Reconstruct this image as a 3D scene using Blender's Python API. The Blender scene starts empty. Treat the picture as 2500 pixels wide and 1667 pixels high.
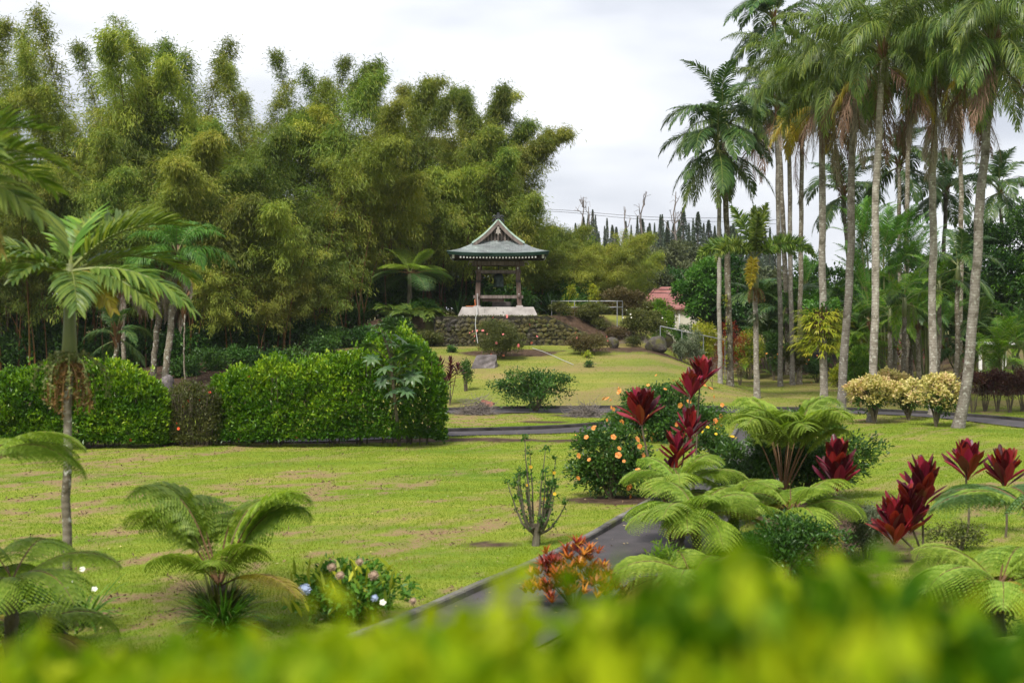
import bpy, math, random
import numpy as np
from mathutils import Vector, Matrix

# ------------------------------------------------------------------ camera, sky, sun, exposure
SC = bpy.context.scene
COL = SC.collection
F, HZ, CX, EYE = 3472.2, 750.0, 1250.0, 4.5      # 50 mm lens on a 36 mm sensor, photo is 2500 px wide

cam_d = bpy.data.cameras.new('camera')
cam = bpy.data.objects.new('camera', cam_d)
COL.objects.link(cam)
cam.location = (0, 0, EYE)
cam.rotation_euler = (math.radians(90), 0, 0)
cam_d.lens = 50
cam_d.sensor_width = 36
cam_d.shift_y = -(833.5 - HZ) / 2500.0
cam_d.clip_start = 0.05
cam_d.clip_end = 4000
cam_d.dof.use_dof = True
cam_d.dof.focus_distance = 66
cam_d.dof.aperture_fstop = 1.8
cam_d.dof.aperture_blades = 0
SC.camera = cam

SUN_EL, SUN_AZ = math.radians(52), math.radians(205)   # azimuth measured from +Y (north) clockwise
wd = bpy.data.worlds.new('World')
SC.world = wd
wd.use_nodes = True
nt = wd.node_tree
nt.nodes.clear()
N = nt.nodes.new
sky = N('ShaderNodeTexSky')
sky.sky_type = 'NISHITA'
sky.sun_disc = False
sky.sun_elevation = SUN_EL
sky.sun_rotation = SUN_AZ
sky.air_density = 1.0
sky.dust_density = 3.0
tc = N('ShaderNodeTexCoord')
mp = N('ShaderNodeMapping'); mp.inputs['Scale'].default_value = (1.0, 1.0, 3.2)
n1 = N('ShaderNodeTexNoise'); n1.inputs['Scale'].default_value = 3.4; n1.inputs['Detail'].default_value = 4; n1.inputs['Roughness'].default_value = .5
nt.links.new(tc.outputs['Generated'], mp.inputs['Vector'])
nt.links.new(mp.outputs['Vector'], n1.inputs['Vector'])
rp = N('ShaderNodeValToRGB')                 # cloud deck: pale grey undersides to near white, the same all over the sky
rp.color_ramp.elements[0].position = .36; rp.color_ramp.elements[0].color = (.45, .48, .55, 1)
rp.color_ramp.elements[1].position = .66; rp.color_ramp.elements[1].color = (.86, .87, .90, 1)
nt.links.new(n1.outputs['Fac'], rp.inputs['Fac'])
bg1 = N('ShaderNodeBackground'); bg1.inputs['Strength'].default_value = .045
bg2 = N('ShaderNodeBackground'); bg2.inputs['Strength'].default_value = 0.395
mx = N('ShaderNodeMixShader'); mx.inputs[0].default_value = .9
out = N('ShaderNodeOutputWorld')
nt.links.new(sky.outputs[0], bg1.inputs[0]); nt.links.new(rp.outputs[0], bg2.inputs[0])
nt.links.new(bg1.outputs[0], mx.inputs[1]); nt.links.new(bg2.outputs[0], mx.inputs[2])
nt.links.new(mx.outputs[0], out.inputs[0])

sun_d = bpy.data.lights.new('sun', 'SUN')
sun_d.energy = 1.5
sun_d.angle = math.radians(14)
sun_d.color = (1.0, .95, .86)
sun = bpy.data.objects.new('sun', sun_d)
COL.objects.link(sun)
sdir = Vector((math.sin(SUN_AZ) * math.cos(SUN_EL), math.cos(SUN_AZ) * math.cos(SUN_EL), math.sin(SUN_EL)))
sun.rotation_euler = sdir.to_track_quat('Z', 'Y').to_euler()
sun.location = (-20, -20, 60)

SC.view_settings.view_transform = 'Standard'
SC.view_settings.look = 'None'
SC.view_settings.gamma = 1
SC.view_settings.use_curve_mapping = False
SC.view_settings.exposure = 1.85
SC.render.engine = 'CYCLES'
SC.cycles.use_denoising = True
SC.cycles.max_bounces = 7
SC.cycles.diffuse_bounces = 3
SC.cycles.glossy_bounces = 2
SC.cycles.transmission_bounces = 4
SC.cycles.transparent_max_bounces = 4
SC.cycles.caustics_reflective = False
SC.cycles.caustics_refractive = False

# ------------------------------------------------------------------ helpers
PI = math.pi
def sm(a, b, t):
    t = np.clip((np.asarray(t, float) - a) / (b - a), 0, 1)
    return t * t * (3 - 2 * t)

def T(x, y):
    """ground height"""
    x = np.asarray(x, float); y = np.asarray(y, float)
    z = 2.9 * (1 - sm(4.5, 16, y))
    left = .5 + .5 * sm(-24, -9, x)
    z = z + 2.3 * sm(61, 85, y) * left * (1 - sm(7, 14, x))
    f1 = 83.45 + np.maximum(0, x - 2.0) * 1.0
    z = z + 1.68 * np.clip((y - 83.0) / (f1 - 83.0), 0, 1) * sm(-12, -7, x) * (1 - sm(7.0, 11.5, x))
    z = z + 1.5 * sm(88, 106, y) * sm(7, 12, x) * (1 - sm(30, 40, x))
    z = z + .035 * np.sin(x * .55 + y * .31) * np.sin(y * .4 - x * .2) * sm(16, 24, y)
    return z

def tz(x, y):
    return float(T(x, y))

def P(px, py, d):
    """photo pixel at distance d -> world"""
    return np.array([(px - CX) / F * d, d, EYE - (py - HZ) / F * d])

def G(px, py):
    """photo pixel -> the point on the ground it looks at"""
    d = 14.0
    while d < 400:
        x = (px - CX) / F * d; z = EYE - (py - HZ) / F * d
        if z <= tz(x, d):
            break
        d += .1
    x = (px - CX) / F * d
    return np.array([x, d, tz(x, d)])

def at(px, d):
    x = (px - CX) / F * d
    return np.array([x, d, tz(x, d)])

_lat = np.random.RandomState(7).rand(256, 256)
def vnoise(x, y):
    x = np.asarray(x, float); y = np.asarray(y, float)
    xi = np.floor(x).astype(int); yi = np.floor(y).astype(int)
    fx = x - xi; fy = y - yi
    fx = fx * fx * (3 - 2 * fx); fy = fy * fy * (3 - 2 * fy)
    g = lambda a, b: _lat[a & 255, b & 255]
    return (g(xi, yi) * (1 - fx) + g(xi + 1, yi) * fx) * (1 - fy) + (g(xi, yi + 1) * (1 - fx) + g(xi + 1, yi + 1) * fx) * fy
def fbm(x, y, o=4):
    s = 0; a = .5
    for i in range(o):
        s = s + a * vnoise(x * 2 ** i + 17 * i, y * 2 ** i + 31 * i); a *= .5
    return s / (1 - .5 ** o)

def unit(v):
    v = np.asarray(v, float)
    return v / np.maximum(np.linalg.norm(v, axis=-1, keepdims=True), 1e-9)

class MB:
    """collects pieces of geometry; build() links them as ONE mesh object"""
    def __init__(s):
        s.V = []; s.Q = []; s.Tr = []; s.qm = []; s.tm = []; s.R = []; s.n = 0
    def add(s, V, quads=None, tris=None, rnd=None, m=0):
        V = np.asarray(V, float).reshape(-1, 3)
        s.V.append(V)
        if rnd is None: rnd = .5
        s.R.append(np.broadcast_to(np.asarray(rnd, float), (len(V),)))
        if quads is not None and len(quads):
            q = np.asarray(quads, int).reshape(-1, 4) + s.n; s.Q.append(q); s.qm.append(np.full(len(q), m))
        if tris is not None and len(tris):
            t = np.asarray(tris, int).reshape(-1, 3) + s.n; s.Tr.append(t); s.tm.append(np.full(len(t), m))
        s.n += len(V)
        return s
    def mesh(s, name, mats, smooth=False):
        me = bpy.data.meshes.new(name)
        V = np.concatenate(s.V); R = np.concatenate(s.R)
        Q = np.concatenate(s.Q) if s.Q else np.zeros((0, 4), int)
        Tr = np.concatenate(s.Tr) if s.Tr else np.zeros((0, 3), int)
        qm = np.concatenate(s.qm) if s.qm else np.zeros(0, int)
        tm = np.concatenate(s.tm) if s.tm else np.zeros(0, int)
        me.vertices.add(len(V)); me.vertices.foreach_set('co', V.astype(np.float32).ravel())
        nl = Q.size + Tr.size
        me.loops.add(nl); me.loops.foreach_set('vertex_index', np.concatenate([Q.ravel(), Tr.ravel()]).astype(np.int32))
        npoly = len(Q) + len(Tr)
        me.polygons.add(npoly)
        ls = np.concatenate([np.arange(len(Q)) * 4, Q.size + np.arange(len(Tr)) * 3])
        lt = np.concatenate([np.full(len(Q), 4), np.full(len(Tr), 3)])
        me.polygons.foreach_set('loop_start', ls.astype(np.int32))
        me.polygons.foreach_set('loop_total', lt.astype(np.int32))
        me.polygons.foreach_set('material_index', np.concatenate([qm, tm]).astype(np.int32))
        me.polygons.foreach_set('use_smooth', np.full(npoly, bool(smooth)))
        a = me.attributes.new('rnd', 'FLOAT', 'POINT'); a.data.foreach_set('value', R.astype(np.float32))
        me.update(calc_edges=True)
        for m in (mats if isinstance(mats, (list, tuple)) else [mats]):
            me.materials.append(m)
        return me
    def build(s, name, mats, parent=None, smooth=False):
        return link(name, s.mesh(name, mats, smooth), parent)

def link(name, data, parent=None, loc=None, rot=None, scale=None):
    o = bpy.data.objects.new(name, data)
    COL.objects.link(o)
    if parent is not None: o.parent = parent
    if loc is not None: o.location = tuple(float(v) for v in loc)
    if rot is not None: o.rotation_euler = tuple(float(v) for v in rot)
    if scale is not None: o.scale = (scale,) * 3 if np.isscalar(scale) else tuple(scale)
    return o
def tag(o, label=None, cat=None, group=None, kind=None):
    if label: o['label'] = label
    if cat: o['category'] = cat
    if group: o['group'] = group
    if kind: o['kind'] = kind
    return o
def thing(name, label, cat, loc=(0, 0, 0), rz=0.0, group=None, scale=None):
    return tag(link(name, None, None, loc, (0, 0, rz), scale), label, cat, group)
def stuff(o):
    o['kind'] = 'stuff'; return o

# ---- shapes
def frames(path):
    path = np.asarray(path, float)
    t = unit(np.gradient(path, axis=0))
    ref = np.array([0, 0, 1.]) if abs(t[:, 2]).mean() < .8 else np.array([0, 1., 0])
    a = unit(np.cross(t, ref)); b = np.cross(a, t)
    return t, a, b
def tube(mb, path, rad, sides=6, rnd=.5, m=0, cap=True):
    path = np.asarray(path, float); n = len(path)
    rad = np.broadcast_to(np.asarray(rad, float), (n,))
    t, a, b = frames(path)
    th = np.arange(sides) * 2 * PI / sides
    V = path[:, None, :] + rad[:, None, None] * (np.cos(th)[None, :, None] * a[:, None, :] + np.sin(th)[None, :, None] * b[:, None, :])
    i, j = np.meshgrid(np.arange(n - 1), np.arange(sides), indexing='ij')
    i = i.ravel(); j = j.ravel(); k = (j + 1) % sides
    q = np.stack([i * sides + j, i * sides + k, (i + 1) * sides + k, (i + 1) * sides + j], 1)
    V = V.reshape(-1, 3); tr = None
    if cap:
        V = np.concatenate([V, path[[0, -1]]]); c0 = n * sides
        jj = np.arange(sides); kk = (jj + 1) % sides
        tr = np.concatenate([np.stack([np.full(sides, c0), kk, jj], 1), np.stack([np.full(sides, c0 + 1), (n - 1) * sides + jj, (n - 1) * sides + kk], 1)])
    mb.add(V, q, tr, rnd, m)
    return mb
def box(mb, c, s, rot=None, rnd=.5, m=0, taper=None):
    """centre c, full sizes s; taper = xy scale of the top"""
    x, y, z = np.asarray(s, float) / 2
    V = np.array([[-x, -y, -z], [x, -y, -z], [x, y, -z], [-x, y, -z], [-x, -y, z], [x, -y, z], [x, y, z], [-x, y, z]])
    if taper: V[4:, 0] *= taper[0]; V[4:, 1] *= taper[1]
    if rot is not None: V = V @ np.array(rot).T
    mb.add(V + np.asarray(c, float), [[0, 3, 2, 1], [4, 5, 6, 7], [0, 1, 5, 4], [1, 2, 6, 5], [2, 3, 7, 6], [3, 0, 4, 7]], None, rnd, m)
    return mb
def bar(mb, p, q, w, h, rnd=.5, m=0):
    """square bar between two points"""
    p = np.asarray(p, float); q = np.asarray(q, float)
    t = unit(q - p); ref = np.array([0, 0, 1.]) if abs(t[2]) < .9 else np.array([0, 1., 0])
    a = unit(np.cross(t, ref)); b = np.cross(a, t)
    box(mb, (p + q) / 2, (w, np.linalg.norm(q - p), h), np.stack([a, t, b], 1), rnd, m)
    return mb
def lathe(mb, prof, sides=20, c=(0, 0, 0), rnd=.5, m=0):
    prof = np.asarray(prof, float); n = len(prof); th = np.arange(sides) * 2 * PI / sides
    V = np.stack([prof[:, 0, None] * np.cos(th), prof[:, 0, None] * np.sin(th), np.repeat(prof[:, 1, None], sides, 1)], -1).reshape(-1, 3)
    i, j = np.meshgrid(np.arange(n - 1), np.arange(sides), indexing='ij'); i = i.ravel(); j = j.ravel(); k = (j + 1) % sides
    mb.add(V + np.asarray(c, float), np.stack([i * sides + j, i * sides + k, (i + 1) * sides + k, (i + 1) * sides + j], 1), None, rnd, m)
    return mb
def leaves(mb, pos, d, nrm, L, W, rnd, m=0, fold=.25, droop=0.0):
    """N rhombic leaves, folded along the rib (2 triangles each)"""
    pos = np.asarray(pos, float); d = unit(d); n = len(pos)
    s = unit(np.cross(d, nrm)); u = np.cross(s, d)
    L = np.broadcast_to(np.asarray(L, float), (n,))[:, None]; W = np.broadcast_to(np.asarray(W, float), (n,))[:, None]
    mid = pos + d * L * .45
    tip = pos + d * L; tip[:, 2] -= droop * L[:, 0]
    V = np.stack([pos, mid + s * W * .5 + u * W * fold, tip, mid - s * W * .5 + u * W * fold], 1)
    i = np.arange(n)[:, None] * 4
    mb.add(V.reshape(-1, 3), None, np.concatenate([i + [[0, 1, 2]], i + [[0, 2, 3]]]), np.repeat(np.broadcast_to(rnd, (n,)), 4), m)
    return mb
def blades(mb, pos, d, side, L, W, hang, rnd, seg=3, m=0, wprof=None, fold=0.0):
    """N strap leaflets, each bent down by gravity (hang) over seg segments"""
    pos = np.asarray(pos, float); n = len(pos)
    d = unit(d); L = np.broadcast_to(np.asarray(L, float), (n,)); W = np.broadcast_to(np.asarray(W, float), (n,)); hang = np.broadcast_to(np.asarray(hang, float), (n,))
    side = unit(np.broadcast_to(side, (n, 3)))
    if wprof is None: wprof = {1: [.6, .1], 2: [.55, 1, .12], 3: [.5, 1, .8, .08], 4: [.4, .95, 1, .7, .08], 5: [.35, .8, 1, .95, .65, .06]}[seg]
    p = pos.copy(); rows = []
    for k in range(seg + 1):
        w = (W * wprof[k] * .5)[:, None]
        if fold:
            u = np.cross(side, d)
            rows.append(np.stack([p - side * w + u * w * fold, p, p + side * w + u * w * fold], 1))
        else:
            rows.append(np.stack([p - side * w, p + side * w], 1))
        p = p + d * (L / seg)[:, None]
        d = d.copy(); d[:, 2] -= hang / seg; d = unit(d)
        side = unit(side - d * (side * d).sum(1, keepdims=True))
    c = 3 if fold else 2
    V = np.stack(rows, 1).reshape(-1, 3); base = np.arange(n)[:, None] * (seg + 1) * c
    q = []
    for k in range(seg):
        for e in range(c - 1):
            a = k * c + e
            q.append(base + [[a, a + 1, a + c + 1, a + c]])
    mb.add(V, np.concatenate(q), None, np.repeat(np.broadcast_to(rnd, (n,)), (seg + 1) * c), m)
    return mb
def rdir(rs, n):
    return unit(rs.normal(size=(n, 3)))

# ------------------------------------------------------------------ materials
MATS = {}
def _base(name):
    m = bpy.data.materials.new(name); m.use_nodes = True
    t = m.node_tree; t.nodes.clear()
    o = t.nodes.new('ShaderNodeOutputMaterial')
    b = t.nodes.new('ShaderNodeBsdfPrincipled')
    t.links.new(b.outputs[0], o.inputs[0])
    MATS[name] = m
    return m, t, b, o
def ramp(t, cols, fac, pos=None):
    r = t.nodes.new('ShaderNodeValToRGB'); e = r.color_ramp.elements
    pos = pos or [i / (len(cols) - 1) for i in range(len(cols))]
    while len(e) < len(cols): e.new(.5)
    for i, c in enumerate(cols):
        e[i].position = pos[i]; e[i].color = (*c, 1)
    t.links.new(fac, r.inputs[0])
    return r.outputs[0]
def noise(t, scale, detail=3, rough=.55, vec=None, coord='Object', stretch=None):
    n = t.nodes.new('ShaderNodeTexNoise'); n.inputs['Scale'].default_value = scale; n.inputs['Detail'].default_value = detail; n.inputs['Roughness'].default_value = rough
    if vec is None:
        c = t.nodes.new('ShaderNodeTexCoord'); vec = c.outputs[coord]
    if stretch:
        mp_ = t.nodes.new('ShaderNodeMapping'); mp_.inputs['Scale'].default_value = stretch
        t.links.new(vec, mp_.inputs[0]); vec = mp_.outputs[0]
    t.links.new(vec, n.inputs['Vector'])
    return n.outputs['Fac']
def mixc(t, a, b, fac, mode='MIX'):
    n = t.nodes.new('ShaderNodeMix'); n.data_type = 'RGBA'; n.blend_type = mode
    for sock, v in ((n.inputs[0], fac), (n.inputs[6], a), (n.inputs[7], b)):
        if isinstance(v, (int, float)): sock.default_value = v
        elif isinstance(v, tuple): sock.default_value = (*v, 1)
        else: t.links.new(v, sock)
    return n.outputs[2]
def attr(t, name):
    a = t.nodes.new('ShaderNodeAttribute'); a.attribute_name = name
    return a.outputs['Fac']
def math_(t, op, a, b=0.0):
    n = t.nodes.new('ShaderNodeMath'); n.operation = op
    for i, v in enumerate((a, b)):
        if isinstance(v, (int, float)): n.inputs[i].default_value = v
        else: t.links.new(v, n.inputs[i])
    return n.outputs[0]
def bump(t, b, h, strength=.3, dist=.02):
    n = t.nodes.new('ShaderNodeBump'); n.inputs['Strength'].default_value = strength; n.inputs['Distance'].default_value = dist
    t.links.new(h, n.inputs['Height']); t.links.new(n.outputs[0], b.inputs['Normal'])
def leafmat(name, cols, trans=.35, rough=.45, pos=None, var=.25, spec=.35):
    m, t, b, o = _base(name)
    c = ramp(t, cols, attr(t, 'rnd'), pos)
    oi = t.nodes.new('ShaderNodeObjectInfo')
    hs = t.nodes.new('ShaderNodeHueSaturation')
    t.links.new(c, hs.inputs['Color'])
    mr = t.nodes.new('ShaderNodeMapRange'); mr.inputs[3].default_value = 1 - var; mr.inputs[4].default_value = 1 + var
    t.links.new(oi.outputs['Random'], mr.inputs[0]); t.links.new(mr.outputs[0], hs.inputs['Value'])
    mh = t.nodes.new('ShaderNodeMapRange'); mh.inputs[3].default_value = .5 + .08 * var; mh.inputs[4].default_value = .5 - .04 * var
    t.links.new(math_(t, 'FRACT', math_(t, 'MULTIPLY', oi.outputs['Random'], 7.31)), mh.inputs[0]); t.links.new(mh.outputs[0], hs.inputs['Hue'])
    c = hs.outputs[0]
    t.links.new(c, b.inputs['Base Color'])
    b.inputs['Roughness'].default_value = rough
    b.inputs['Specular IOR Level'].default_value = spec
    if trans > 0:
        tr = t.nodes.new('ShaderNodeBsdfTranslucent')
        t.links.new(mixc(t, c, (.95, 1.0, .38), .8, 'MULTIPLY'), tr.inputs[0])
        mxs = t.nodes.new('ShaderNodeMixShader'); mxs.inputs[0].default_value = trans
        t.links.new(b.outputs[0], mxs.inputs[1]); t.links.new(tr.outputs[0], mxs.inputs[2]); t.links.new(mxs.outputs[0], o.inputs[0])
    return m
def plainmat(name, cols, scale=4, rough=.8, bumps=.3, detail=5, stretch=None, pos=None, bscale=None, bdist=.02, metal=0.0, spec=.3, coord='Object'):
    m, t, b, o = _base(name)
    f = noise(t, scale, detail, .6, stretch=stretch, coord=coord)
    t.links.new(ramp(t, cols, f, pos or ([.3 + .4 * i / max(1, len(cols) - 1) for i in range(len(cols))])), b.inputs['Base Color'])
    b.inputs['Roughness'].default_value = rough; b.inputs['Metallic'].default_value = metal; b.inputs['Specular IOR Level'].default_value = spec
    if bumps: bump(t, b, noise(t, bscale or scale * 4, 5, .6, stretch=stretch, coord=coord), bumps, bdist)
    return m

# leaf colours (real base colours; light and shade come from the sky and the sun)
M = {}
M['bamboo'] = leafmat('bamboo_leaf', [(.125, .18, .03), (.21, .27, .042), (.31, .345, .055), (.43, .40, .08)], .5, .5, [0, .4, .8, 1], .3)
M['bamboo_y'] = leafmat('bamboo_leaf_yellow', [(.18, .23, .033), (.28, .325, .045), (.38, .39, .055), (.48, .44, .08)], .46, .5, [0, .4, .8, 1], .25)
M['bamboo_dry'] = leafmat('bamboo_leaf_dry', [(.20, .13, .05), (.30, .20, .08)], .3, .6)
M['culm'] = plainmat('bamboo_culm', [(.06, .06, .018), (.12, .06, .018), (.18, .10, .03)], .8, .45, 0)
M['palm'] = leafmat('palm_leaf', [(.06, .11, .022), (.12, .185, .032), (.22, .27, .045)], .42, .4, var=.22)
M['palm_dark'] = leafmat('palm_leaf_dark', [(.03, .075, .022), (.06, .125, .03), (.11, .175, .036)], .36, .38, var=.2)
M['palm_lime'] = leafmat('palm_leaf_lime', [(.06, .16, .012), (.13, .26, .016), (.24, .36, .03)], .42, .4, var=.1)
M['palm_yellow'] = leafmat('palm_leaf_yellow', [(.30, .26, .02), (.42, .33, .03), (.30, .20, .03)], .4, .45, var=.1)
M['palm_brown'] = leafmat('palm_leaf_dead_brown', [(.10, .05, .03), (.15, .08, .05), (.21, .135, .09)], .15, .7, var=.15)
M['palm_grey'] = leafmat('palm_leaf_dead_grey', [(.17, .13, .10), (.28, .23, .18), (.36, .31, .26)], .12, .75, var=.12)
M['rachis'] = plainmat('leaf_stalk', [(.10, .13, .03), (.20, .22, .06)], 3, .5, 0)
M['rachis_brown'] = plainmat('leaf_stalk_brown', [(.09, .045, .02), (.17, .09, .04)], 3, .6, 0)
M['fern'] = leafmat('fern_leaf', [(.15, .25, .025), (.25, .36, .04), (.38, .47, .075)], .45, .5, var=.12)
M['fern_dark'] = leafmat('fern_leaf_dark', [(.065, .14, .04), (.11, .20, .06), (.17, .27, .09)], .42, .5, var=.12)
M['fern_gold'] = leafmat('fern_leaf_gold', [(.27, .22, .03), (.38, .33, .05), (.34, .24, .05)], .4, .5, var=.12)
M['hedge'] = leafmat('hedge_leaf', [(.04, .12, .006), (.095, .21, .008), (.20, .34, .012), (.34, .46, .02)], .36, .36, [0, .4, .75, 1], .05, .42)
M['hedge_near'] = leafmat('hedge_leaf_near', [(.04, .12, .003), (.15, .27, .004), (.28, .39, .006), (.40, .46, .012)], .5, .5, [0, .35, .7, 1], .05, .12)
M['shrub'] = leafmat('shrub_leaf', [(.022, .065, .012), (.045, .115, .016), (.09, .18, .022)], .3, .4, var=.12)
M['shrub_olive'] = leafmat('shrub_leaf_olive', [(.06, .075, .018), (.10, .115, .025), (.16, .16, .04)], .32, .5, var=.15)
M['shrub_brown'] = leafmat('shrub_leaf_bronze', [(.075, .06, .022), (.125, .085, .035), (.13, .13, .04)], .3, .5, var=.15)
M['shrub_yellow'] = leafmat('shrub_leaf_yellow', [(.16, .24, .014), (.32, .36, .025), (.46, .44, .04)], .4, .45, var=.12)
M['shrub_silver'] = leafmat('shrub_leaf_silver', [(.08, .115, .06), (.15, .19, .11), (.26, .29, .19)], .25, .6, var=.12)
M['cream'] = leafmat('cream_leaf', [(.28, .28, .07), (.55, .49, .16), (.68, .57, .27), (.60, .40, .24)], .3, .5, [0, .35, .75, 1], .08)
M['maroon'] = leafmat('maroon_leaf', [(.035, .012, .012), (.085, .022, .022), (.13, .07, .03)], .25, .4, var=.15)
M['ti'] = leafmat('red_cordyline_leaf', [(.065, .008, .018), (.155, .012, .028), (.30, .020, .042)], .36, .38, var=.35, spec=.45)
M['ti_dark'] = leafmat('dark_cordyline_leaf', [(.045, .012, .016), (.10, .02, .028), (.17, .045, .04)], .25, .4, var=.2)
M['croton'] = leafmat('croton_leaf', [(.10, .008, .010), (.30, .02, .016), (.46, .09, .018), (.55, .24, .03)], .3, .4, [0, .4, .7, 1], .1)
M['orange'] = leafmat('orange_petal', [(.74, .21, .03), (.84, .31, .06), (.85, .42, .14)], .3, .6, var=.12)
M['yellow_flower'] = leafmat('yellow_petal', [(.75, .42, .02), (.80, .55, .03)], .3, .6, var=.1)
M['pink'] = leafmat('pink_petal', [(.66, .16, .16), (.75, .26, .24)], .3, .6, var=.1)
M['redflower'] = leafmat('red_petal', [(.62, .04, .02), (.75, .09, .03)], .25, .5, var=.1)
M['blue_flower'] = leafmat('blue_petal', [(.30, .38, .60), (.45, .52, .70)], .2, .6, var=.08)
M['dull_flower'] = leafmat('faded_petal', [(.34, .22, .16), (.40, .32, .22)], .2, .7, var=.1)
M['white_flower'] = leafmat('white_petal', [(.75, .74, .70), (.8, .78, .66)], .2, .6, var=.05)
M['pine'] = leafmat('pine_needle', [(.055, .085, .055), (.08, .115, .07), (.11, .145, .085)], .15, .6, var=.2)
M['far_green'] = leafmat('far_leaf', [(.05, .07, .03), (.085, .105, .045), (.12, .14, .06)], .3, .6, var=.2)
M['bright_tree'] = leafmat('bright_tree_leaf', [(.05, .15, .018), (.09, .23, .026), (.15, .30, .04)], .4, .45, var=.06)
M['dark_tree'] = leafmat('dark_tree_leaf', [(.012, .045, .008), (.03, .085, .012), (.10, .21, .018)], .25, .36, [0, .6, 1], .06)
M['moss'] = leafmat('wall_moss_leaf', [(.035, .03, .012), (.07, .06, .018), (.10, .105, .022)], .1, .8)
M['bark'] = plainmat('bark', [(.045, .035, .025), (.10, .085, .06), (.15, .14, .10)], 6, .9, .6, stretch=(1, 1, .3))
M['twig'] = plainmat('twig', [(.07, .055, .035), (.14, .12, .08)], 5, .9, 0)
M['deadwood'] = plainmat('dead_wood', [(.12, .10, .09), (.22, .19, .17)], 5, .9, .3)
M['fruit'] = leafmat('palm_fruit', [(.08, .11, .03), (.15, .18, .05), (.22, .20, .08)], .1, .5, var=.1)
M['fruit_brown'] = leafmat('palm_flower_stalk', [(.13, .07, .025), (.22, .12, .035), (.20, .17, .05)], .2, .6, var=.1)
M['shaft'] = plainmat('green_crownshaft', [(.08, .10, .035), (.13, .15, .055), (.17, .17, .075)], 2.2, .4, 0, stretch=(3, 3, .3))

def palmtrunk(name, c1, c2, c3, ring=11.0):
    m, t, b, o = _base(name)
    tcn = t.nodes.new('ShaderNodeTexCoord')
    w = t.nodes.new('ShaderNodeTexWave'); w.bands_direction = 'Z'; w.inputs['Scale'].default_value = ring / 6.28 * 1.6; w.inputs['Distortion'].default_value = 2.2; w.inputs['Detail'].default_value = 3; w.inputs['Detail Scale'].default_value = 1.6
    t.links.new(tcn.outputs['Object'], w.inputs['Vector'])
    n_ = noise(t, 3.2, 5, .65)
    base = ramp(t, [c1, c2, c3], n_, [.34, .5, .66])
    base = mixc(t, base, (.55, .5, .45), math_(t, 'MULTIPLY', math_(t, 'SUBTRACT', 1.0, w.outputs['Fac']), .30), 'MULTIPLY')
    lich = ramp(t, [(0, 0, 0), (1, 1, 1)], noise(t, 7.5, 4, .6), [.56, .64])
    base = mixc(t, base, (.47, .47, .41), math_(t, 'MULTIPLY', lich, .75))
    moss = ramp(t, [(0, 0, 0), (1, 1, 1)], noise(t, 2.1, 5, .7), [.55, .67])
    base = mixc(t, base, (.05, .045, .02), math_(t, 'MULTIPLY', moss, .65))
    oi_ = t.nodes.new('ShaderNodeObjectInfo'); hs_ = t.nodes.new('ShaderNodeHueSaturation'); mr_ = t.nodes.new('ShaderNodeMapRange'); mr_.inputs[3].default_value = .68; mr_.inputs[4].default_value = 1.15
    t.links.new(oi_.outputs['Random'], mr_.inputs[0]); t.links.new(mr_.outputs[0], hs_.inputs['Value']); t.links.new(base, hs_.inputs['Color']); base = hs_.outputs[0]
    t.links.new(base, b.inputs['Base Color']); b.inputs['Roughness'].default_value = .9; b.inputs['Specular IOR Level'].default_value = .15
    bump(t, b, math_(t, 'ADD', math_(t, 'MULTIPLY', w.outputs['Fac'], .6), noise(t, 30, 4, .6)), .3, .025)
    return m
M['ptrunk'] = palmtrunk('grey_palm_trunk', (.15, .13, .105), (.25, .225, .19), (.33, .305, .265))
M['ptrunk_moss'] = palmtrunk('mossy_palm_trunk', (.09, .075, .05), (.18, .155, .115), (.26, .24, .19))
M['ptrunk_pale'] = palmtrunk('pale_palm_trunk', (.25, .225, .20), (.34, .315, .28), (.42, .395, .36))

# ------------------------------------------------------------------ ground, paths, lawn grass
PATHS = {}
def smoothline(pts, n=60):
    pts = np.asarray(pts, float); s = np.concatenate([[0], np.cumsum(np.linalg.norm(np.diff(pts, axis=0), axis=1))])
    u = np.linspace(0, s[-1], n * 4)
    p = np.stack([np.interp(u, s, pts[:, k]) for k in range(2)], 1)
    k = np.ones(21) / 21
    for _ in range(2):
        pad = np.concatenate([np.repeat(p[:1], 10, 0), p, np.repeat(p[-1:], 10, 0)])
        q = np.stack([np.convolve(pad[:, c], k, 'valid') for c in range(2)], 1)
        q[0] = p[0]; q[-1] = p[-1]; p = q
    return p[::4]
def gxy(px, py): return G(px, py)[:2]
W3 = 1.15
near_left = np.array([[-5.2, 13.0], [-3.6, 16.2], gxy(980, 1530), gxy(1276, 1400), gxy(1458, 1315), gxy(1572, 1246), gxy(1660, 1185), gxy(1737, 1132), gxy(1799, 1064), [9.3, 57.0], [10.4, 62.0]])
def offset(l, w):
    t = unit(np.gradient(l, axis=0)); return l + np.stack([t[:, 1], -t[:, 0]], 1) * w
nl = smoothline(near_left, 70)
PATHS['garden'] = (offset(nl, W3), W3)
cross = np.array([[-40, 45.5], [-28, 47.0], [-18, 48.6], gxy(700, 1083) + [0, 1.2], gxy(1050, 1062), gxy(1250, 1056), gxy(1400, 1051), gxy(1480, 1044), [5.2, 54.6], [9.0, 58.0]])
PATHS['cross'] = (smoothline(cross, 70), .85)
back = np.array([gxy(1090, 1006), gxy(1250, 1004), gxy(1430, 1003), gxy(1700, 1003), gxy(2000, 1004), gxy(2150, 1008), gxy(2300, 1016), gxy(2420, 1027), gxy(2520, 1040), [22.5, 50], [26, 45]])
PATHS['back'] = (smoothline(back, 80), .95)
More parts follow.
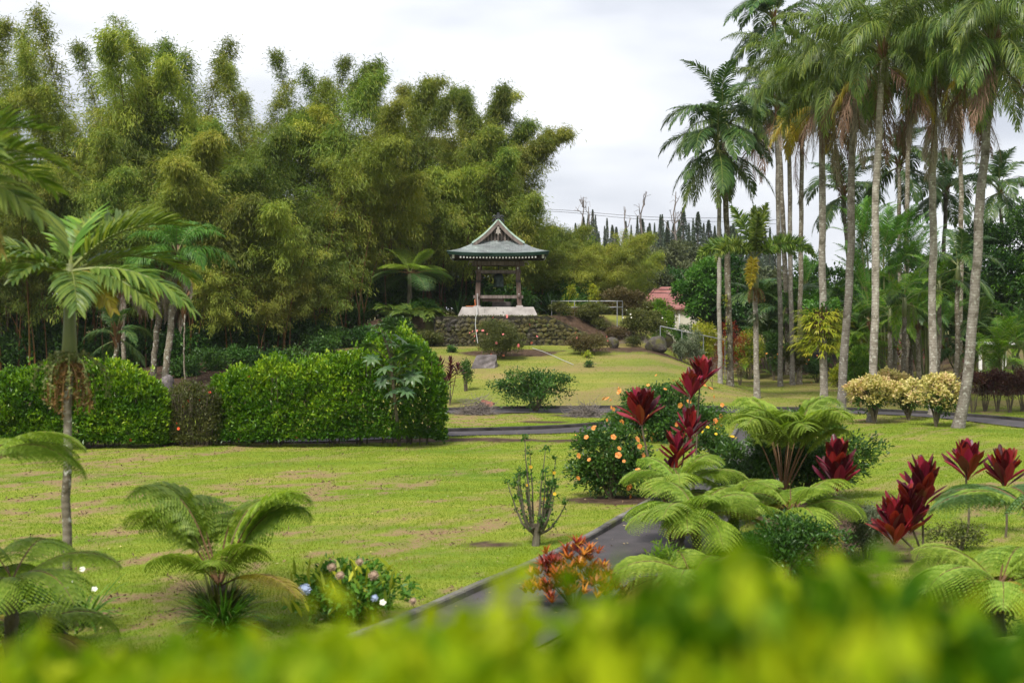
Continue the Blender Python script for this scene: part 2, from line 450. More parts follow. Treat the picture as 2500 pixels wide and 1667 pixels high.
def pathdist(x, y):
    best = np.full(np.shape(x), 99.0)
    for l, w in PATHS.values():
        for i in range(0, len(l) - 1):
            a = l[i]; b = l[i + 1]; ab = b - a
            t_ = np.clip(((x - a[0]) * ab[0] + (y - a[1]) * ab[1]) / (ab @ ab), 0, 1)
            d_ = np.hypot(x - a[0] - t_ * ab[0], y - a[1] - t_ * ab[1]) - w
            best = np.minimum(best, d_)
    return best

def bare(x, y):
    """mower scuffs and worn turf: streaks that run with the slope of the lawn"""
    u = (x * .86 + y * .26); v = (-x * .42 + y * .9)
    u = x * .80 - y * .0; 
    a = math.radians(58)
    al = x * math.cos(a) + y * math.sin(a); ac = -x * math.sin(a) + y * math.cos(a)
    s = fbm(al * .13 + 3, ac * .95 + 9, 4) * .6 + fbm(al * .7, ac * 1.9, 3) * .4
    big = fbm(x * .07 + 5, y * .07 + 2, 3)
    f = sm(.556, .63, s + (big - .5) * .42) * sm(.40, .52, fbm(x * 2.3 + 8, y * 2.3, 3)) 
    f = np.maximum(f, .55 * sm(.56, .70, fbm(al * .4 + 40, ac * 2.9 + 7, 3)))
    fade = sm(16, 20, y) * (1 - sm(60, 70, y) * .6)
    far = sm(58, 66, y) * (.30 + .5 * sm(.42, .62, fbm(x * .3 + 2, y * .5 + 6, 4)))
    return np.maximum(f * fade, far)
SOIL_SHADE = []     # (x, y, rx, ry) bare earth under planting; under the lawn shrubs it also paints contact shade
def soil_shade(x, y):
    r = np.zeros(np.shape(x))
    for cx, cy, rx, ry in SOIL_SHADE:
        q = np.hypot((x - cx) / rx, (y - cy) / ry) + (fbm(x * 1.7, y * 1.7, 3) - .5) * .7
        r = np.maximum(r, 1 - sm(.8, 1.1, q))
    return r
SOIL_SHADE += [(-9, 48.1, 13, .9), (-20, 46.0, 9, .9), (-26, 86, 17, 8), (-15, 70, 9, 8), (-16, 77, 9, 8), (-24, 72, 9, 9), (-8.5, 84.5, 4.5, 3.4), (-20, 74, 6, 3), (4.6, 85.0, 3.2, 2.2), (8.2, 80.6, 4.2, 1.5),
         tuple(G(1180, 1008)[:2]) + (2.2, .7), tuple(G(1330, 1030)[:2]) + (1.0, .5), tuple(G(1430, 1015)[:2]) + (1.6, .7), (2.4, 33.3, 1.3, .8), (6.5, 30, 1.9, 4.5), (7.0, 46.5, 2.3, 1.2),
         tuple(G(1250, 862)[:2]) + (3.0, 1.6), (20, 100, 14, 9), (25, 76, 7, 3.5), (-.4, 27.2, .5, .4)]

def gridlines(segs):
    return np.unique(np.concatenate([np.arange(a, b, s) for a, b, s in segs] + [[segs[-1][1]]]))
gx = gridlines([(-1500, -300, 200), (-300, -60, 30), (-60, -20, 1.0), (-20, 22, .26), (22, 60, 1.0), (60, 300, 30), (300, 1501, 200)])
gy = gridlines([(-300, -20, 40), (-20, 0, 4), (0, 16, .6), (16, 72, .24), (72, 110, .5), (110, 180, 5), (180, 400, 30), (400, 2001, 200)])
X, Y = np.meshgrid(gx, gy, indexing='ij')
pd = pathdist(X.ravel(), Y.ravel()).reshape(X.shape)
Z = T(X, Y) - .035 * (pd < .15)
nx, ny = X.shape
i, j = np.meshgrid(np.arange(nx - 1), np.arange(ny - 1), indexing='ij')
q = np.stack([i * ny + j, (i + 1) * ny + j, (i + 1) * ny + j + 1, i * ny + j + 1], -1).reshape(-1, 4)
mb = MB(); mb.add(np.stack([X, Y, Z], -1).reshape(-1, 3), q)
gm, t, b, o = _base('lawn_turf')
lng = noise(t, .22, 4, .6, coord='Object'); fine = noise(t, 9, 5, .7, coord='Object'); tiny = noise(t, 60, 3, .6, coord='Object')
tcn = t.nodes.new('ShaderNodeTexCoord'); mpg = t.nodes.new('ShaderNodeMapping'); mpg.inputs['Rotation'].default_value = (0, 0, math.radians(-58)); mpg.inputs['Scale'].default_value = (.07, .75, 1)
t.links.new(tcn.outputs['Object'], mpg.inputs[0])
strp = noise(t, 1.6, 4, .6, vec=mpg.outputs[0])
green = ramp(t, [(.11, .19, .016), (.185, .25, .024), (.275, .285, .05)], math_(t, 'ADD', math_(t, 'MULTIPLY', strp, .55), math_(t, 'MULTIPLY', lng, .45)), [.36, .5, .63])
green = mixc(t, green, ramp(t, [(.55, .6, .45), (1.18, 1.12, 1.1)], fine, [.3, .7]), .6, 'MULTIPLY')
dry = ramp(t, [(.22, .14, .085), (.31, .21, .12), (.16, .095, .058)], fine, [.3, .5, .7])
drk = mixc(t, dry, (.5, .42, .36), ramp(t, [(0, 0, 0), (1, 1, 1)], tiny, [.5, .62]), 'MULTIPLY')
c1 = mixc(t, green, drk, math_(t, 'MULTIPLY', attr(t, 'bare'), ramp(t, [(.25,) * 3, (1,) * 3], fine, [.35, .55])))
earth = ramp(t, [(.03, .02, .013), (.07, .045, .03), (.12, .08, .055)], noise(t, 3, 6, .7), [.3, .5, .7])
c2 = mixc(t, c1, earth, attr(t, 'soil_shade'))
t.links.new(c2, b.inputs['Base Color']); b.inputs['Roughness'].default_value = .95; b.inputs['Specular IOR Level'].default_value = .1
bump(t, b, math_(t, 'ADD', tiny, fine), .6, .03)
ground = mb.build('ground', gm, smooth=True); tag(ground, kind='structure')
for nm, val in (('bare', np.maximum(bare(X, Y), .75 * (1 - sm(.08, .42, pd)) * (Y < 60))), ('soil_shade', np.maximum(soil_shade(X, Y), sm(110, 116, Y) * .6))):
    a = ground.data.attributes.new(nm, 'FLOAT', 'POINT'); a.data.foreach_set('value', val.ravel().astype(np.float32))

# asphalt paths with kerbs
am, t, b, o = _base('worn_asphalt')
f = noise(t, 1.3, 5, .6); g_ = noise(t, 45, 3, .6)
c = ramp(t, [(.032, .028, .031), (.054, .047, .051), (.078, .068, .072)], f, [.3, .5, .7])
c = mixc(t, c, ramp(t, [(.6, .6, .6), (1.3, 1.3, 1.3)], g_, [.3, .7]), .6, 'MULTIPLY')
c = mixc(t, c, (.045, .042, .045), ramp(t, [(0,) * 3, (.8,) * 3], noise(t, .55, 6, .7), [.52, .64]))
t.links.new(c, b.inputs['Base Color']); b.inputs['Roughness'].default_value = .8
bump(t, b, g_, .5, .01)
km, t, b, o = _base('mossy_concrete_kerb')
c = ramp(t, [(.05, .047, .042), (.13, .122, .112), (.23, .215, .195)], noise(t, 2.2, 6, .65), [.32, .5, .68])
c = mixc(t, c, (.09, .10, .018), ramp(t, [(0, 0, 0), (.8, .8, .8)], noise(t, 1.1, 5, .65), [.52, .62]))
t.links.new(c, b.inputs['Base Color']); b.inputs['Roughness'].default_value = .9
bump(t, b, noise(t, 25, 4), .5, .02)
kd = plainmat('dark_kerb', [(.016, .015, .014), (.04, .038, .036), (.065, .055, .05)], 2, .9, .5)
def ribbon(name, l, w, mat, z=.006):
    a = offset(l, -w); c = offset(l, w); n = len(l)
    V = np.concatenate([np.c_[a, T(a[:, 0], a[:, 1]) + z], np.c_[l, T(l[:, 0], l[:, 1]) + z + .012], np.c_[c, T(c[:, 0], c[:, 1]) + z]])
    i = np.arange(n - 1)
    m_ = MB(); m_.add(V, np.concatenate([np.stack([i, i + n, i + n + 1, i + 1], 1), np.stack([i + n, i + 2 * n, i + 2 * n + 1, i + n + 1], 1)]))
    return tag(m_.build(name, mat, smooth=True), kind='structure')
def kerb(l, off, mat, parent, wide=.13, high=.12, piece=1.5, rs=np.random.RandomState(3)):
    """kerb cast in lengths with open joints, each a part of the path"""
    l = offset(l, off); s = np.concatenate([[0], np.cumsum(np.linalg.norm(np.diff(l, axis=0), axis=1))])
    u = 0.0
    while u < s[-1] - .3:
        v = min(u + piece * rs.uniform(.85, 1.15), s[-1]) 
        uu = np.linspace(u + .006, v - .006, 4)
        p = np.stack([np.interp(uu, s, l[:, k]) for k in range(2)], 1)
        tt = unit(np.gradient(p, axis=0)); nn = np.stack([tt[:, 1], -tt[:, 0]], 1)
        h = high + rs.uniform(-.008, .008); z0 = T(p[:, 0], p[:, 1]) - .08
        prof = [(-wide / 2, 0), (-wide / 2, .93), (-wide * .4, 1), (wide * .36, 1), (wide / 2, .86), (wide / 2, 0)]
        V = np.concatenate([np.c_[p + nn * a, z0 + (h + .08) * c] for a, c in prof])
        n = 4; qd = []
        for e in range(len(prof) - 1):
            for k in range(n - 1): qd.append([e * n + k, e * n + k + 1, (e + 1) * n + k + 1, (e + 1) * n + k])
        ends = []
        for k in (0, n - 1):
            r = [e * n + k for e in range(6)]; ends += [[r[0], r[1], r[4], r[5]], [r[1], r[2], r[3], r[4]]]
        m_ = MB(); m_.add(V, qd + ends); m_.build('kerb_stone', mat, parent)
        u = v
pg = ribbon('garden_path', PATHS['garden'][0], W3, am); kerb(nl, -.07, km, pg); kerb(PATHS['garden'][0][14:], W3 + .07, km, pg)
pc = ribbon('cross_path', PATHS['cross'][0], .85, am, .009); kerb(PATHS['cross'][0], -.92, kd, pc, .14, .13, 2.2)
pb = ribbon('back_path', PATHS['back'][0], .95, am, .012); kerb(PATHS['back'][0], -1.02, kd, pb, .14, .13, 2.2)

# lawn grass: blades on the near lawn
rs = np.random.RandomState(11)
gmat = leafmat('grass_blade', [(.10, .185, .010), (.17, .25, .018), (.25, .285, .035), (.34, .31, .09)], .4, .6, [0, .4, .8, 1], .0, .2)
n = 520000
d = np.concatenate([17 + (62 - 17) * rs.rand(400000) ** 1.35, rs.uniform(60, 86, 120000)])
x = (rs.rand(n) - .5) * (2600 / F) * d
keep = (pathdist(x, d) > .07) & ~((d > 82.3) & (x > -12) & (x < 9)) & (rs.rand(n) > np.maximum(bare(x, d) * .93, soil_shade(x, d)))
x = x[keep]; d = d[keep]; n = len(x)
pos = np.stack([x, d, T(x, d) - .01], 1)
dr = unit(np.stack([rs.normal(0, .45, n), rs.normal(0, .45, n), np.ones(n)], 1))
sd = unit(np.stack([np.ones(n), rs.normal(0, .6, n), np.zeros(n)], 1))
hh = rs.uniform(.03, .062, n) * (1 + .9 * (fbm(x * 1.3, d * 1.3, 4) - .5)); ww = rs.uniform(.008, .016, n) * (1 + (d - 17) / 30)
V = np.stack([pos - sd * ww[:, None] * .5, pos + sd * ww[:, None] * .5, pos + dr * hh[:, None]], 1).reshape(-1, 3)
rr = np.clip(fbm(x * .35, d * .35, 3) * .6 + .2 + (fbm(x * 2.1 + 5, d * 2.1, 3) - .5) * .5 + rs.normal(0, .16, n), 0, 1)
mb = MB(); mb.add(V, None, np.arange(3 * n).reshape(-1, 3), np.repeat(rr, 3))
tag(mb.build('lawn_grass', gmat), 'short mown green grass of the wide lawn', 'grass', kind='stuff')

# fallen leaves and petals on the path and the near lawn
rs = np.random.RandomState(12); n = 2600; d = 18 + 40 * rs.rand(n) ** 1.4; x = (rs.rand(n) - .5) * (2500 / F) * d
pdn = pathdist(x, d); keep = (pdn < .0) | (rs.rand(n) < .35); x = x[keep]; d = d[keep]; n = len(x); on = pdn[keep] < 0
mb = MB(); leaves(mb, np.stack([x, d, T(x, d) + np.where(on, .028, .045)], 1), np.stack([rs.normal(0, 1, n), rs.normal(0, 1, n), rs.normal(0, .12, n)], 1), np.stack([rs.normal(0, .25, n), rs.normal(0, .25, n), np.ones(n)], 1), rs.uniform(.03, .085, n), rs.uniform(.02, .045, n), rs.rand(n), 0, .2)
tag(mb.build('fallen_leaves', leafmat('fallen_leaf', [(.14, .07, .04), (.30, .19, .10), (.45, .36, .22), (.55, .42, .12)], .1, .7)), 'dry leaves and petals scattered on path and lawn', 'leaves', kind='stuff')

# heaps of brown clippings left along the mower's tracks
rs = np.random.RandomState(13); n = 60000; d = 18 + 40 * rs.rand(n) ** 1.3; x = (rs.rand(n) - .5) * (2500 / F) * d
k = (bare(x, d) * sm(.42, .62, fbm(x * 3.1, d * 3.1, 3)) > rs.rand(n) * 1.1 + .2) & (pathdist(x, d) > .1) & (x < 6); x = x[k]; d = d[k]; n = len(x)
mb = MB(); leaves(mb, np.stack([x, d, T(x, d) + rs.uniform(.01, .05, n)], 1), rdir(rs, n) * [1, 1, .5] + [0, 0, .15], rdir(rs, n), rs.uniform(.04, .12, n), rs.uniform(.015, .04, n), rs.rand(n), 0, .2)
tag(mb.build('grass_clippings', leafmat('grass_clipping', [(.07, .042, .025), (.13, .08, .045), (.21, .14, .075)], .1, .8)), 'brown clumps of clippings in streaks across the lawn', 'clippings', kind='stuff')

# ------------------------------------------------------------------ plant builders
def curve_pts(L, elev, bend, n=12, power=1.3):
    """a stalk in the local XZ plane: starts at elev, bends over by bend"""
    s = np.linspace(0, 1, n); a = elev - bend * s ** power
    dx = np.cos(a) * L / (n - 1); dz = np.sin(a) * L / (n - 1)
    x = np.concatenate([[0], np.cumsum((dx[1:] + dx[:-1]) / 2)]); z = np.concatenate([[0], np.cumsum((dz[1:] + dz[:-1]) / 2)])
    return np.stack([x, np.zeros(n), z], 1)
def frond(seed, L, elev, bend, ll, lw, hang, mat, stalk, npair=46, fwd=.55, vee=.35, plume=0.0, bare_=.16, seg=3, thick=.03, fold=0.0, lmin=.25, shade=(0, 1), jit=.06):
    """pinnate palm frond: rachis and two rows of leaflets, a mesh in local XZ"""
    rs = np.random.RandomState(seed); mb = MB()
    c = curve_pts(L, elev, bend, 14)
    tube(mb, c, np.linspace(thick, thick * .18, 14), 4, .5, 1, False)
    for sgn in (-1, 1):
        u = np.linspace(bare_, .995, npair) + rs.uniform(-.3, .3, npair) / npair; u = np.clip(u, 0, 1)
        k = u * 13; i0 = np.minimum(k.astype(int), 12); f = (k - i0)[:, None]
        p = c[i0] * (1 - f) + c[i0 + 1] * f
        tg = unit(c[i0 + 1] - c[i0])
        up = np.stack([-tg[:, 2], np.zeros(npair), tg[:, 0]], 1); up *= np.sign(up[:, 2:3] + 1e-6)
        side = np.array([0, sgn, 0.])
        uu = (u - bare_) / (1 - bare_)
        prof = np.maximum(lmin, np.sin(np.clip(.12 + uu * .95, 0, 1) * PI) ** .55)
        fw = fwd + uu * .75
        pl = rs.normal(0, 1, npair) * plume
        d = side * 1.0 + tg * fw[:, None] + up * (vee + pl)[:, None] + rs.normal(0, jit, (npair, 3))
        blades(mb, p, d, np.cross(unit(d), up) * 1.0 if plume < .5 else rdir(rs, npair), ll * prof * rs.uniform(.85, 1.08, npair), lw, hang * rs.uniform(.75, 1.25, npair),
               np.clip(rs.uniform(shade[0], shade[1], npair), 0, 1), seg, 0, fold=fold)
    return mb.mesh('frond', [mat, stalk])
def fernfrond(seed, L, elev, bend, mat, stalk, npin=18, width=.42, hang=1.35, npl=14, plw=.022, start=.24, power=1.5):
    """tree-fern frond, twice divided"""
    rs = np.random.RandomState(seed); mb = MB(); n = 14
    c = curve_pts(L, elev, bend, n, power)
    tube(mb, c, np.linspace(.017, .003, n), 4, .5, 1, False)
    us = np.linspace(start, .985, npin)
    for sgn in (-1, 1):
        for u in us:
            k = u * (n - 1); i0 = min(int(k), n - 2); p0 = c[i0] * (1 - (k - i0)) + c[i0 + 1] * (k - i0); tg = unit(c[i0 + 1] - c[i0])
            w = width * L * max(.10, math.sin(min(1, (u - start + .14) / (1.14 - start)) * PI) ** .75) * rs.uniform(.9, 1.06)
            d = unit(np.array([0, sgn, 0.]) * 1.0 + tg * (.34 + .3 * u) + np.array([0, 0, .12]))
            m_ = 6; pts = [p0]
            for s_ in range(m_):
                pts.append(pts[-1] + d * w / m_); d = d.copy(); d[2] -= hang / m_ * rs.uniform(.8, 1.2); d = unit(d)
            pts = np.array(pts)
            v = np.linspace(.06, 1, npl); kk = v * m_; j0 = np.minimum(kk.astype(int), m_ - 1); fr = (kk - j0)[:, None]
            pp = pts[j0] * (1 - fr) + pts[j0 + 1] * fr; td = unit(pts[j0 + 1] - pts[j0])
            for s2 in (-1, 1):
                nn = unit(np.cross(td, tg)); ax = unit(np.cross(nn, td)) * s2
                dd = ax + td * .45; dd = dd + np.array([0, 0, -.25])
                ln = .108 * w / .5 * (1 - v * .74) + .012
                leaves(mb, pp, dd, np.broadcast_to([0, 0, 1.], pp.shape) + .01, ln * 1.15, np.maximum(ln * .42, plw), np.clip(rs.normal(.5, .22, npl), 0, 1), 0, .1)
    return mb.mesh('frond', [mat, stalk])
def straps(seed, n, L, W, mat, spread_=1.0, hang=.8, seg=4, up=1.1, fold=.35):
    """rosette of strap leaves in one mesh"""
    rs = np.random.RandomState(seed); mb = MB()
    a = rs.rand(n) * 2 * PI; e = up * rs.rand(n) ** .8
    d = np.stack([np.cos(a) * spread_, np.sin(a) * spread_, e + .15], 1)
    pos = np.stack([np.cos(a) * .05, np.sin(a) * .05, np.zeros(n)], 1)
    blades(mb, pos, d, np.stack([-np.sin(a), np.cos(a), 0 * a], 1), L * rs.uniform(.65, 1.1, n), W, hang * rs.uniform(.5, 1.3, n), rs.rand(n), seg, 0, fold=fold)
    return mb.mesh('leaves', [mat])
def lumps_cloud(rs, n, shape, nl=26, lr=.34, flat=1.0, shell=.45):
    """points and outward directions for foliage heaped in lumps inside an ellipsoid (rx, ry, z0, z1)"""
    rx, ry, z0, z1 = shape; cz = (z0 + z1) / 2; rz = (z1 - z0) / 2
    c = rdir(rs, nl) * (rs.rand(nl, 1) ** .4) * (1 - lr * .75)
    r = lr * rs.uniform(.65, 1.15, nl)
    k = rs.randint(0, nl, n)
    dv = rdir(rs, n)
    dv[:, 2] = np.where(rs.rand(n) < .65, np.abs(dv[:, 2]), dv[:, 2])
    rad = r[k] * (shell + (1 - shell) * rs.rand(n) ** .5)
    p = c[k] + dv * rad[:, None]
    tone = np.clip(.5 + .28 * dv[:, 2] * 0 + rs.normal(0, .20, n) + (rs.rand(nl)[k] - .5) * .5, 0, 1)
    p = p * [rx * 1.13, ry * 1.13, rz * flat * 1.04] + [0, 0, cz]
    o = unit(p - [0, 0, z0 + (z1 - z0) * .25]) * .5 + dv * .8
    return p, unit(o), tone
def foliage(mb, rs, p, o, tone, per, L, W, m=0, jit=.09, spreadv=.9, fold=.22, droop=.12, updir=.25):
    """clusters of `per` leaves at twig ends p, pointing about o"""
    n = len(p); pp = np.repeat(p, per, 0) + rs.normal(0, jit, (n * per, 3)); oo = np.repeat(o, per, 0)
    d = unit(oo + rs.normal(0, spreadv, (n * per, 3)) * .75 + [0, 0, updir])
    nr = unit(oo * .6 + [0, 0, .7] + rs.normal(0, .45, (n * per, 3)))
    leaves(mb, pp, d, nr, L * rs.uniform(.6, 1.2, n * per), W * rs.uniform(.7, 1.2, n * per), np.clip(np.repeat(tone, per) + rs.normal(0, .13, n * per), 0, 1), m, fold, droop)
def limbs(mb, rs, n, h, r, spread_, sides=5, z1=None, kink=.12, r0=.03, m=0, base=.06):
    """stems rising from the root and forking"""
    for k in range(n):
        a = rs.rand() * 2 * PI; e = spread_ * rs.uniform(.35, 1.0); hh = h * rs.uniform(.65, 1.0)
        s = np.linspace(0, 1, 7)
        x = np.cos(a) * (base + e * s ** 1.25); y = np.sin(a) * (base + e * s ** 1.25)
        p = np.stack([x, y, hh * s], 1) + np.cumsum(rs.normal(0, kink * h / 14, (7, 3)), 0) * (s > 0)[:, None]
        tube(mb, p, r0 * (1 - .75 * s) * rs.uniform(.7, 1.2), sides, .5, m, False)
def bush(name, label, cat, loc, w, dp, h, n, per, L, W, mat, seed, group=None, nl=24, lr=.34, z0=.06, stems=7, stem_r=.025, flowers=None, shell=.4, twigs=0, extra=None, rz=0.0, jit=.07, droop=.12, updir=.25, flat=1.0):
    rs = np.random.RandomState(seed)
    t_ = thing(name, label, cat, loc, rz, group)
    mb = MB(); limbs(mb, rs, stems, h * .8, stem_r, min(w, dp) * .36, r0=stem_r)
    if twigs:
        limbs(mb, rs, twigs, h * .98, stem_r * .35, min(w, dp) * .5, 3, r0=stem_r * .35)
    mb.build('branches', M['twig'], t_)
    p, o, tone = lumps_cloud(rs, n, (w / 2, dp / 2, h * z0, h), nl, lr, flat, shell)
    mb = MB(); foliage(mb, rs, p, o, tone, per, L, W, 0, jit, droop=droop, updir=updir)
    stuff(mb.build('foliage', mat, t_))
    if flowers:
        fm, fn, fs = flowers[:3]
        for k in range(fn):          # blooms open all over the lit side, some half sunk among the leaves
            dv = rdir(rs, 1)[0]; dv[1] = -abs(dv[1]) * .9 + .12; dv[2] = dv[2] * .85 + .15; dv = unit(dv)
            pos_ = np.array([0, 0, h * .52]) + dv * [w * .50, dp * .52, h * .50] * rs.uniform(.95, 1.13)
            nv = unit(dv + rs.normal(0, .45, 3) + [0, -.3, .25])
            link('flower', fm, t_, pos_, Vector(nv).to_track_quat('Z', 'Y').to_euler(), fs * rs.uniform(.5, 1.15))
    return t_
def flower_mesh(mat, petals=5, centre=None, cup=.35):
    mb = MB(); rs = np.random.RandomState(5)
    a = np.arange(petals) * 2 * PI / petals
    d = np.stack([np.cos(a), np.sin(a), np.full(petals, cup)], 1)
    blades(mb, np.zeros((petals, 3)), d, np.stack([-np.sin(a), np.cos(a), 0 * a], 1), .5, .52, .35, rs.rand(petals), 3, 0, [.3, .9, 1, .45])
    tube(mb, [[0, 0, 0], [0, 0, .35]], [.06, .04], 5, .9, 0)
    return mb.mesh('flower', [mat])
def puff_mesh(mat, n=70):
    """round flower head of many small petals"""
    rs = np.random.RandomState(6); mb = MB(); p = rdir(rs, n); p[:, 2] = np.abs(p[:, 2]) * .9 - .1
    leaves(mb, p * .42, p + rs.normal(0, .8, (n, 3)), p, .2, .2, rs.rand(n), 0, .05)
    th = []
    lathe(mb, [(.01, -.2), (.36, -.1), (.42, .1), (.3, .32), (.01, .4)], 8, rnd=.4)
    return mb.mesh('flower', [mat])
FL = {k: flower_mesh(M[v]) for k, v in (('orange', 'orange'), ('yellow', 'yellow_flower'), ('pink', 'pink'), ('red', 'redflower'), ('white', 'white_flower'))}
FL['blue'] = puff_mesh(M['blue_flower']); FL['dull'] = puff_mesh(M['dull_flower'])

def trunk_path(p0, p1, sag=0.0, n=26, wob=.04, seed=0):
    rs = np.random.RandomState(seed); s = np.linspace(0, 1, n)
    p0 = np.asarray(p0, float); p1 = np.asarray(p1, float)
    e = s ** (1.0 + sag)
    p = p0 + (p1 - p0) * np.stack([e, e, s], 1)
    w = np.cumsum(rs.normal(0, wob / 5, (n, 2)), 0); w -= s[:, None] * w[-1]
    p[:, :2] += w
    return p
def palm_trunk(t_, path, r0, r1, mat, flare=1.35, step=.13, depth=.010, sides=14, name='trunk'):
    """ringed trunk: a narrow groove at every old leaf scar"""
    path = np.asarray(path, float); s = np.concatenate([[0], np.cumsum(np.linalg.norm(np.diff(path, axis=0), axis=1))]); Lt = s[-1]
    nr = max(4, int(Lt / step)); us = np.linspace(0, Lt, nr * 2 + 1)
    p = np.stack([np.interp(us, s, path[:, k]) for k in range(3)], 1)
    u = us / Lt
    r = r0 + (r1 - r0) * u; r = r * (1 + (flare - 1) * np.exp(-us / .45)); r = r * (1 + depth * np.where(np.arange(len(us)) % 2 == 0, -1, .6)) * (1 + .03 * np.sin(us * 1.7 + r0 * 90))
    mb = MB(); tube(mb, p, r, sides, .5, 0); return mb.build(name, mat, t_, smooth=True)
def put_fronds(t_, top, meshes, n, rs, el=None, sc=1.0, az0=0.0, name='frond', label=None, azs=None, tilt=.12):
    for k in range(n):
        az = azs[k % len(azs)] + rs.normal(0, .12) if azs else az0 + k * 2.39996 + rs.normal(0, .25)
        o = link(name, meshes[rs.randint(len(meshes))], t_, np.asarray(top) + [0, 0, rs.uniform(-.08, .08)], (rs.normal(0, tilt), rs.normal(0, tilt * .6), az), sc * rs.uniform(.88, 1.1))
        if label: o['label'] = label
FR = {}
# queen palm: long plumed fronds, leaflets hang
for i in range(3):
    FR.setdefault('q_up', []).append(frond(10 + i, 4.7, 1.42, 2.0 + .3 * i, .98, .034, 2.4, M['palm'], M['rachis'], 106, .5, .2, .3, .18, 3, .035, jit=.24))
    FR.setdefault('q_mid', []).append(frond(20 + i, 4.3, .95, 2.35 + .2 * i, 1.05, .034, 3.2, M['palm'], M['rachis'], 108, .45, .15, .3, .18, 3, .035, jit=.24))
    FR.setdefault('q_low', []).append(frond(30 + i, 4.0, .30, 1.85 + .2 * i, 1.0, .034, 3.4, M['palm'], M['rachis'], 106, .45, .05, .3, .18, 3, .035, jit=.24))
    FR.setdefault('q_hang', []).append(frond(40 + i, 3.6, -.75, .75, .85, .036, 1.8, M['palm'], M['rachis'], 98, .5, .05, .3, .15, 3, .035, jit=.24))
for i in range(2):
    FR.setdefault('q_yel', []).append(frond(50 + i, 3.4, -.25, 1.2, .85, .044, 2.2, M['palm_yellow'], M['rachis'], 70, .5, .05, .3, .15, 3, .035))
    FR.setdefault('q_brown', []).append(frond(60 + i, 3.8, -.5 - .3 * i, 1.0, .85, .024, 4.2, M['palm_brown'], M['rachis_brown'], 90, .8, .0, .35, .15, 3, .035, jit=.4))
    FR.setdefault('q_grey', []).append(frond(70 + i, 4.0, -.5 - .4 * i, 1.0, .85, .024, 4.5, M['palm_grey'], M['rachis_brown'], 90, .9, .0, .35, .15, 3, .035, jit=.4))
    FR.setdefault('dark_up', []).append(frond(80 + i, 3.3, 1.35, 1.3 + .5 * i, .78, .055, 1.1, M['palm_dark'], M['rachis'], 60, .6, .3, .12, .2, 3, .03))
    FR.setdefault('dark_mid', []).append(frond(84 + i, 3.4, .75, 2.0, .80, .055, 1.4, M['palm_dark'], M['rachis'], 60, .55, .25, .12, .2, 3, .03))
    FR.setdefault('dark_low', []).append(frond(88 + i, 3.2, -.3, 1.0, .78, .055, 1.5, M['palm_dark'], M['rachis'], 60, .55, .15, .12, .2, 3, .03))
    FR.setdefault('lime_up', []).append(frond(92 + i, 2.5, 1.25, 1.2, .52, .036, .8, M['palm_lime'], M['rachis'], 36, .6, .3, .12, .2, 3, .022))
    FR.setdefault('lime_mid', []).append(frond(96 + i, 2.5, .7, 1.5, .52, .036, .9, M['palm_lime'], M['rachis'], 36, .6, .25, .12, .2, 3, .022))
    FR.setdefault('lime_low', []).append(frond(97 + i, 2.3, -.1, 1.2, .5, .036, 1.0, M['palm_lime'], M['rachis'], 36, .6, .2, .12, .2, 3, .022))
    FR.setdefault('areca_up', []).append(frond(300 + i, 3.3, 1.35, .85 + .3 * i, .55, .04, .7, M['bright_tree'], M['rachis'], 40, .75, .3, .15, .22, 3, .025))
    FR.setdefault('areca_mid', []).append(frond(304 + i, 3.3, .95, 1.25, .55, .04, .8, M['bright_tree'], M['rachis'], 40, .7, .3, .15, .22, 3, .025))
    FR.setdefault('fox_up', []).append(frond(100 + i, 3.1, 1.35, .75, .58, .072, .3, M['palm'], M['rachis'], 150, .35, .1, 1.3, .12, 2, .03))
    FR.setdefault('fox_mid', []).append(frond(104 + i, 3.4, .75, 1.7 + .25 * i, .60, .072, .3, M['palm'], M['rachis'], 150, .35, .1, 1.3, .12, 2, .03))
    FR.setdefault('fox_low', []).append(frond(108 + i, 2.4, -.35, 1.0, .50, .07, .3, M['palm_yellow'], M['rachis'], 110, .35, .1, 1.3, .12, 2, .03))
    # manila palm: short stiff arching fronds with broad blunt leaflets
    FR.setdefault('man_up', []).append(frond(110 + i, 1.75, .95, 1.15, .62, .066, .35, M['palm_lime' if i else 'palm'], M['rachis'], 30, .65, .55, .05, .16, 4, .026, .35, .45))
    FR.setdefault('man_mid', []).append(frond(114 + i, 1.85, .55, 1.25, .62, .066, .55, M['palm'], M['rachis'], 30, .55, .40, .05, .16, 4, .026, .35, .45))
    FR.setdefault('man_low', []).append(frond(118 + i, 1.8, .15, 1.1, .60, .066, .95, M['palm'], M['rachis'], 30, .5, .15, .05, .16, 4, .026, .35, .45))
FR['man_yel'] = [frond(122, 1.35, -.1, 1.1, .46, .075, .9, M['fern_gold'], M['rachis'], 20, .5, .1, .05, .16, 4, .022, .35, .45)]
FR['man_green'] = [frond(124 + i, 1.8, .5, 1.2, .60, .08, .6, M['palm'], M['rachis'], 24, .6, .4, .05, .16, 4, .026, .35, .45) for i in range(2)]
for i in range(3):
    FR.setdefault('fern', []).append(fernfrond(130 + i, 1.75, .72 - .1 * i, 1.5, M['fern'], M['rachis_brown']))
    FR.setdefault('fern_up', []).append(fernfrond(134 + i, 1.6, 1.05, 1.45, M['fern'], M['rachis_brown']))
    FR.setdefault('fern_dk', []).append(fernfrond(138 + i, 1.75, .62, 1.25, M['fern_dark'], M['rachis_brown']))
    FR.setdefault('fern_gold', []).append(fernfrond(142 + i, 1.6, .35, 1.35, M['fern_gold'], M['rachis_brown']))
FR['fern_flat'] = [fernfrond(146 + i, 2.3, .55 - .25 * i, 1.0, M['fern'] if i == 0 else M['fern_dark'], M['rachis_brown'], 15, .36, .55, 11) for i in range(3)]
